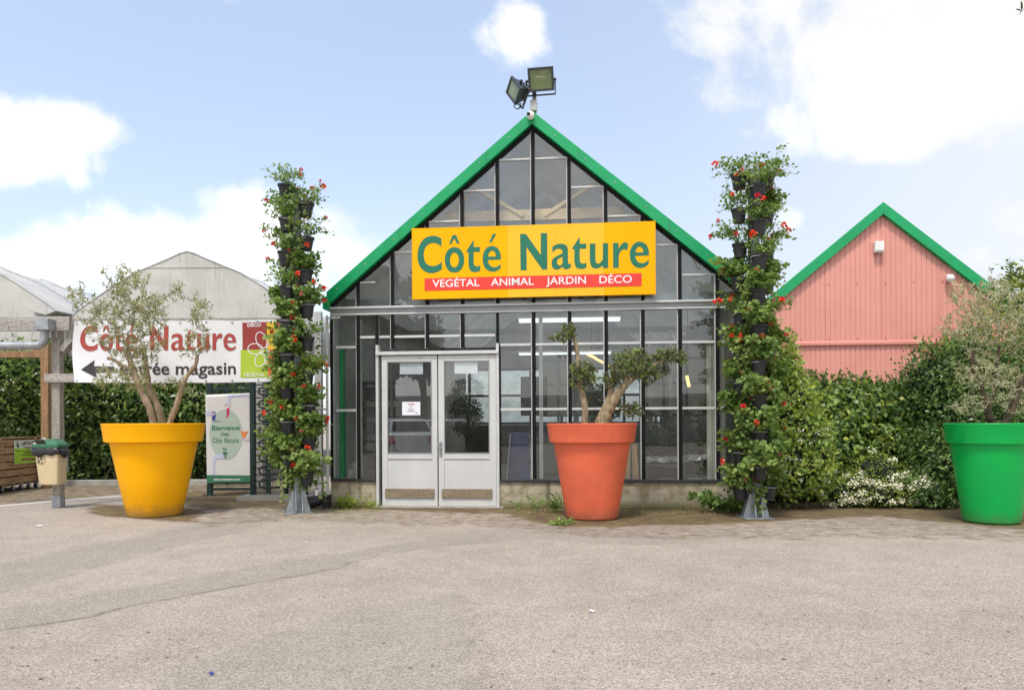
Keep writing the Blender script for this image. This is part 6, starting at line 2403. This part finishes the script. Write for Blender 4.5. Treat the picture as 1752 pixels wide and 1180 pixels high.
def tree(label, px, py, Y, blobs, dens, L, W, mats, name='tree', back=.6, trunk_r=.12, corek=0, fill=1.2, jit=.2, loc=None):
    p = loc if loc is not None else P(px, py, Y)
    t = thing(name, label, 'tree', (p.x, p.y, 0))
    B = [(b[0] - p.x, b[1] - p.y, b[2], *b[3:]) for b in blobs]
    for m in mats:
        V, Fc = blob_leaves(B, dens / len(mats), L, W, jit, back=back, fill=fill)
        np_mesh('crown', V, [Fc], m, t)
    mb = MB()
    hz = sum(b[2] for b in B) / len(B)
    mb.tube([(0, 0, 0), (.03, 0, hz * .4), (-.02, .03, hz * .8), (0, 0, hz)], [trunk_r, trunk_r * .8, trunk_r * .6, trunk_r * .3], 10)
    for b in B:
        mb.tube([(0, 0, hz * .45), (b[0] * .5, b[1] * .5, (hz * .45 + b[2]) / 2 + .1), (b[0], b[1], b[2])], [trunk_r * .5, trunk_r * .3, trunk_r * .12], 7)
    mb.build('trunk', 'twig_brown', t, smooth=True)
    return t


rb = [E(1745, 530, 14.5, .55, .6, .55), E(1790, 500, 14.6, .7, .6, .7), E(1722, 545, 14.4, .4, .5, .35), E(1760, 570, 14.4, .8, .6, .6), E(1738, 500, 14.5, .3, .3, .28)]
tr = tree('light green leafy tree at the right edge behind the grey olive', 1770, 700, 14.5, rb, 420, (.08, .13), (.045, .07), ['leaf_tree', 'leaf_bright'], trunk_r=.09)
sprigs(tr, [(b[0] - tr.location.x, b[1] - tr.location.y, b[2] + b[5] * .7) for b in rb], 50, (.07, .1), 'leaf_tree', (.2, .5), .03, .035)

# left: dark hedge behind the porch with cream flower heads
lh = []
for px, top_, Y in ((-60, 600, 17.6), (0, 600, 17.6), (45, 608, 17.5), (95, 612, 17.6), (150, 640, 17.7), (200, 645, 17.7), (250, 648, 17.7), (300, 650, 17.7), (350, 650, 17.8), (400, 650, 17.9)):
    p = P(px, top_, Y)
    for z_, rz, back_ in ((p.z - .45, .6, 0), (p.z - 1.2, .75, .5), (.9, .8, .95), (.4, .5, .9)):
        lh.append((p.x + rng.uniform(-.15, .15), p.y + back_ + rng.uniform(-.15, .15), z_, .62, .55 + rng.uniform(-.08, .12), rz))
lhd = shrub('hedge', 'dark shady hedge with cream flower heads behind the timber porch on the left', 'hedge', lh, 380, (.09, .17), (.045, .085), ['leaf_hedge', 'leaf_hedge_dark', 'leaf_shrub'], (-9.0, 17.6, 0), jit=.14,
      flowers=dict(n=90, mat='flower_cream', r=.06, sz=.03, zr=(1.2, 2.9), per=14), fill=.5, stems=14)
sprigs(lhd, [(b[0] + 9.0, b[1] - 17.6 - .45, b[2] + rng.uniform(-.3, .4)) for b in lh if b[2] > 1], 150, (.08, .15), 'leaf_shrub', (.25, .6), .03, .04)


# ------------------------------------------------------------------ weeds
def weed(label, px, py, n, h, spread, mat='leaf_shrub', lw=(.014, .03), dY=0.0, erect=.9):
    g = G(px, py)
    t = thing('weed', label, 'weed', (g.x, g.y + dY, 0), 0, 'weeds along the foot of the wall')
    paths = []
    for _ in range(n):
        a = rng.uniform(0, 2 * math.pi)
        b = np.array([rng.normal() * spread * .35, rng.normal() * .03, 0])
        d = unit(np.array([math.cos(a) * (1 - erect * .6), math.sin(a) * (1 - erect * .6) * .5 - .05, erect]))
        ln = h * rng.uniform(.5, 1.05)
        bend = np.array([d[0], d[1], -.8]) * ln * .25
        paths.append(np.array([b + d * ln * s + bend * s * s for s in np.linspace(0, 1, 5)]))
    V, Fc = twig_leaves(paths, .022, (h * .16, h * .36), lw, tip_only=.1, spread=.65)
    np_mesh('leaves', V, [Fc], mat, t)
    tubes_mesh('stalk', paths, .004, .0015, mat, t, 4)
    return t


weed('large clump of fresh green weeds left of the white doors', 597, 869, 30, .26, .34, 'leaf_bright')
weed('smaller weed tuft against the left door post', 640, 870, 12, .17, .16, 'leaf_bright')
weed('single upright weed with narrow leaves, nearest the doors on the right', 885, 873, 3, .34, .03, erect=1)
weed('upright leafy weed midway between the doors and the coral planter', 914, 874, 5, .30, .06, erect=1)
weed('leafy weed half hidden behind the coral planter', 951, 876, 12, .32, .14)
weed('low rosette weed on the asphalt at the foot of the coral planter', 962, 897, 26, .15, .16, 'leaf_shrub', erect=.35)
weed('dark trailing plant spreading at the foot of the flower tower by the hedge', 1252, 876, 34, .46, .3, 'leaf_hedge', (.04, .075), erect=.6)
# thin scatter of grass along the wall foot
Pt, D = [], []
for px0, px1, n in ((565, 650, 260), (852, 960, 340), (1050, 1250, 420), (420, 560, 160)):
    for _ in range(n):
        px = rng.uniform(px0, px1)
        g = G(px, rng.uniform(871, 876) + abs(rng.normal()) * 3)
        Pt.append((g.x, g.y, 0))
        D.append((rng.normal() * .8, rng.normal() * .8, .7))
n = len(Pt)
V, Fc = leaf_arrays(np.array(Pt), np.array(D), rnd_dirs(n), rng.uniform(.02, .07, n), rng.uniform(.004, .008, n))
o = np_mesh('grass', V, [Fc], 'leaf_olive_yellow')
tag(o, 'thin scatter of grass blades along the foot of the block wall', 'grass')
o['kind'] = 'stuff'
# dead leaves and grit lying about
Pt = []
for _ in range(420):
    px = rng.uniform(300, 1752)
    g = G(px, rng.uniform(866, 905) if px > 900 else rng.uniform(872, 900))
    Pt.append((g.x, g.y, .006))
for _ in range(140):
    g = G(rng.uniform(-50, 1800), rng.uniform(900, 1180))
    Pt.append((g.x, g.y, .004))
n = len(Pt)
dd = rnd_dirs(n)
dd[:, 2] *= .15
V, Fc = leaf_arrays(np.array(Pt), dd, np.array([[0, 0, 1]] * n) + rng.normal(size=(n, 3)) * .15, rng.uniform(.012, .04, n), rng.uniform(.008, .02, n))
leafmat('leaf_litter', (.10, .065, .03), (.34, .27, .16), .1)
o = np_mesh('leaf_litter', V, [Fc], 'leaf_litter')
tag(o, 'scattered dry leaf litter on the asphalt near the planters and hedge', 'leaf litter')
o['kind'] = 'stuff'
for k, (px, py, w_, m, lab) in enumerate(((1012, 1047, .022, 'paper', 'small white paper scrap on the asphalt right of the middle'), (361, 1154, .016, 'poster_navy', 'small blue scrap lying on the asphalt at the lower left'), (67, 900, .05, 'paper', 'white paper scrap on the asphalt below the litter bin'))):
    g = G(px, py)
    mb = MB()
    vs = [(g.x + w_ * math.cos(a) * r_, g.y + w_ * math.sin(a) * r_, .006 + .008 * (i % 2)) for i, (a, r_) in enumerate(((.2, 1), (1.4, .6), (2.6, 1.1), (3.9, .7), (5.1, .9)))]
    mb.add(vs + [(x, y, z_ + .004) for x, y, z_ in vs], [(0, 1, 2, 3, 4), (9, 8, 7, 6, 5)] + [(i, (i + 1) % 5, (i + 1) % 5 + 5, i + 5) for i in range(5)])
    tag(mb.build('paper_scrap', m), lab, 'litter')

# twig of a tree overhanging at the upper right corner
Yt = 4.2
t = thing('roadside_tree', 'tree beside the viewpoint with one leafy twig tip hanging in at the top right corner', 'tree', Vector((5.3, 3.5, 0)))
tw = lambda px, py, dy=0: np.array(P(px, py, Yt + dy) - t.location)
pth = np.array([(-.9, .25, 4.5), (-1.5, .45, 4.2), tuple(tw(1830, -70, .1)), tuple(tw(1790, -20, .1)), tuple(tw(1765, 8, .03)), tuple(tw(1751, 16)), tuple(tw(1748, 19))])
B = [(0, -.1, 4.9, 1.0, 1.0, .8), (-.3, .1, 4.5, .8, .7, .6), (.4, 0, 4.3, .8, .8, .7), (0, -.4, 4.2, .9, .8, .6)]
V, Fc = blob_leaves(B, 220, (.05, .08), (.02, .032), .2, back=2, fill=.9)
np_mesh('crown', V, [Fc], 'leaf_far', t)
mb = MB().tube([(0, 0, 0), (.04, .03, 1.6), (-.02, 0, 3.0), (0, 0, 4.3), (0, 0, 5.0)], [.11, .09, .075, .05, .02], 10)
for b in B:
    mb.tube([(0, 0, 3.0), (b[0] * .6, b[1] * .6, 3.8), (b[0] * 1.4, b[1] * 1.4, b[2] + .1)], [.045, .03, .012], 7)
mb.tube([(-.02, 0, 3.1), (-.5, .12, 4.1), (-.9, .25, 4.5)], [.035, .02, .006], 7)
mb.build('trunk', 'twig_brown', t, smooth=True)
tubes_mesh('twig', [pth, np.array([tw(1748, 19), tw(1746, 22), tw(1744, 25.5)])], .0028, .0016, 'twig_brown', t, 6)
for a, b, wd in (((1747.8, 18.3), (1747.8, 1), .018), ((1747.8, 18.6), (1738, 15.8), .013), ((1765, 8), (1778, 20), .016), ((1770, 3), (1760, -10), .016)):
    pa, pb = tw(*a), tw(*b)
    V, Fc = leaf_arrays(pa[None], (pb - pa)[None], np.array([[.3, -1, .2]]), np.array([np.linalg.norm(pb - pa)]), np.array([wd]), 'round')
    o = np_mesh('leaf', V, [Fc], 'leaf_far', t)
    m = o.modifiers.new('thick', 'SOLIDIFY')
    m.thickness = .0008

# ================================================================== WHAT THE GLASS REFLECTS (the far side of the car park, behind the camera)


def refl_tree(label, px, py_top, py_mid, Yv, r_, seed):
    c = mirror(P(px, 724, Yv))
    zt = P(px, py_top, Yv).z
    rx = r_ * Yv / F
    B = []
    g = np.random.default_rng(seed)
    for k in range(7):
        a = g.uniform(0, 6.28)
        q = g.uniform(0, .6) * rx
        zc = zt - rx * .5 - g.uniform(0, .9) * (zt - 3.4)
        B.append((c.x + math.cos(a) * q, c.y + math.sin(a) * q, max(3.0, zc), rx * .55, rx * .55, rx * .5))
    B.append((c.x, c.y, zt - rx * .5, rx * .45, rx * .45, rx * .5))
    p = Vector((c.x, c.y, 0))
    return tree(label, 0, 0, 0, B, 90, (.22, .4), (.14, .25), ['leaf_far'], back=2, trunk_r=.22, fill=.9, loc=p)


refl_tree('broad dark tree across the car park, mirrored in the left glass panes', 670, 452, 560, 36, 62, 1)
refl_tree('second dark tree across the car park, mirrored left of the doors', 610, 520, 600, 34, 70, 2)
refl_tree('third dark tree across the car park, mirrored above the left door', 725, 470, 600, 40, 46, 3)


def parked_car(label, px, Yv, rotz, mat, lng=3.9, wid=1.7, hgt=1.48):
    c = mirror(P(px, 724, Yv))
    t = thing('parked_car', label, 'car', (c.x, c.y, 0), rotz, 'cars parked behind the viewpoint')
    side = [(-.5, .28), (-.5, .62), (-.47, .80), (-.30, .88), (-.14, 1.40 / 1.48), (.05, 1.0), (.33, .98), (.45, .70), (.495, .62), (.5, .28)]
    prof = [(a * lng, b * hgt if i not in (0, 9) else .22) for i, (a, b) in enumerate(side)]
    prof = [(-.5 * lng, .24), (-.5 * lng, .62), (-.47 * lng, .78), (-.27 * lng, .92), (-.12 * lng, 1.40), (.08 * lng, hgt), (.36 * lng, hgt - .04), (.46 * lng, 1.0), (.495 * lng, .9), (.5 * lng, .26)]
    mb = MB()
    w2 = wid / 2
    for i, (sx, ty) in enumerate(((-1, 0), (1, 0))):
        pass
    n = len(prof)
    inset = [0, 0, .02, .06, .16, .18, .18, .08, .03, 0]
    vs = [(x, -w2 + e, z_) for (x, z_), e in zip(prof, inset)] + [(x, w2 - e, z_) for (x, z_), e in zip(prof, inset)]
    mb.add(vs, [tuple(range(n)), tuple(range(2 * n - 1, n - 1, -1))] + [(i, i + n, (i + 1) % n + n, (i + 1) % n) for i in range(n)])
    b = mb.build('body', mat, t, bevel=.05)
    g = MB()
    for (p, q, e) in ((3, 4, 1), (6, 7, 1)):
        (x0, z0), (x1, z1) = prof[p], prof[q]
        e0, e1 = inset[p] + .12, inset[q] + .10
        nx_, nz_ = -(z1 - z0), (x1 - x0)
        l = math.hypot(nx_, nz_)
        ox, oz = nx_ / l * .012, nz_ / l * .012
        f0, f1 = .12, .9
        xa, za, xb, zb_ = x0 + (x1 - x0) * f0 + ox, z0 + (z1 - z0) * f0 + oz, x0 + (x1 - x0) * f1 + ox, z0 + (z1 - z0) * f1 + oz
        g.add([(xa, -w2 + e0, za), (xa, w2 - e0, za), (xb, w2 - e1, zb_), (xb, -w2 + e1, zb_)], [(0, 1, 2, 3)])
    g.build('windscreen', 'lens_black', t)
    for s in (-1, 1):
        sw = MB()
        yy_ = lambda z_: s * (w2 - .06 - (z_ - .92) / (hgt - .92) * .11 + .004)
        sw.add([(x, yy_(z_), z_) for x, z_ in ((-.20 * lng, .96), (.36 * lng, .98), (.33 * lng, hgt - .1), (-.09 * lng, hgt - .12))], [(0, 1, 2, 3)])
        sw.build('side_window', 'lens_black', t)
        lm = MB().box(.497 * lng, .507 * lng, s * (w2 - .18) - .1, s * (w2 - .18) + .1, .62, .92)
        lm.build('tail_light', 'car_red', t, bevel=.01)
        hl = MB().box(-.507 * lng, -.497 * lng, s * (w2 - .25) - .16, s * (w2 - .25) + .16, .60, .74)
        hl.build('headlight', 'plastic_white', t, bevel=.01)
        for x in (-.32 * lng, .32 * lng):
            ring_ = [(.31 * math.cos(a), .31 * math.sin(a)) for a in np.linspace(0, 2 * math.pi, 30)[:-1]]
            w_ = MB().prism(ring_, lambda a, b_: (x + a, s * (w2 - .2), .31 + b_), lambda a, b_: (x + a, s * (w2 + .012), .31 + b_)).build('wheel', 'tyre', t, bevel=.03)
            r2 = [(.19 * math.cos(a), .19 * math.sin(a)) for a in np.linspace(0, 2 * math.pi, 24)[:-1]]
            MB().prism(r2, lambda a, b_: (x + a, s * (w2 - .1), .31 + b_), lambda a, b_: (x + a, s * (w2 + .022), .31 + b_)).build('rim', 'galvanised', w_)
    return t


parked_car('white hatchback parked behind the viewpoint, mirrored in the left door', 690, 27.5, R(62), 'car_white')
parked_car('white car parked behind the viewpoint, mirrored in the right door', 770, 29.5, R(95), 'car_white')
# clipped bush in a box planter, mirrored in the right door
c = mirror(P(800, 724, 26.5))
t = thing('clipped_bush', 'clipped bush on a short stem in a box hedge, mirrored in the right door', 'bush', (c.x, c.y, 0))
B = [(0, 0, 2.35, .55, .55, .5), (.25, 0, 2.0, .45, .45, .35), (-.3, .1, 1.95, .4, .4, .3)]
V, Fc = blob_leaves(B, 260, (.1, .16), (.05, .08), .1, back=2)
np_mesh('crown', V, [Fc], 'leaf_far', t)
MB().tube([(0, 0, 0), (.03, 0, 1.0), (0, 0, 2.1)], .06, 8).build('stem', 'twig_brown', t)
B = [(x, 0, z_, .5, .5, .45) for x in (-.6, 0, .6) for z_ in (.4, .85)]
V, Fc = blob_leaves(B, 260, (.08, .12), (.04, .06), .1, back=2)
leafmat('leaf_brown', (.10, .075, .02), (.2, .15, .05), .1)
np_mesh('box_hedge', V, [Fc], 'leaf_brown', t)
core(MB(), B, .8).build('shade_core', 'hedge_shade', t)
# a pale wall with trees behind it, closing the car park
w0, w1 = mirror(P(560, 724, 52)), mirror(P(1300, 724, 52))
t = thing('pale_shed', 'long pale metal shed across the car park, mirrored in the glass', 'building', ((w0.x + w1.x) / 2, (w0.y + w1.y) / 2, 0), math.atan2((w1 - w0).y, (w1 - w0).x))
L2 = (w1 - w0).length / 2
n = 60
mb = MB()
for k in range(n):
    a, b = -L2 + 2 * L2 * k / n, -L2 + 2 * L2 * (k + 1) / n
    mb.box(a, b, 0, .12 + .04 * (k % 2), 0, 2.9)
mb.build('wall', 'interior_white', t)
MB().box(-L2, L2, -.3, 3, 2.901, 3.1).build('roof', 'grey_alu', t)
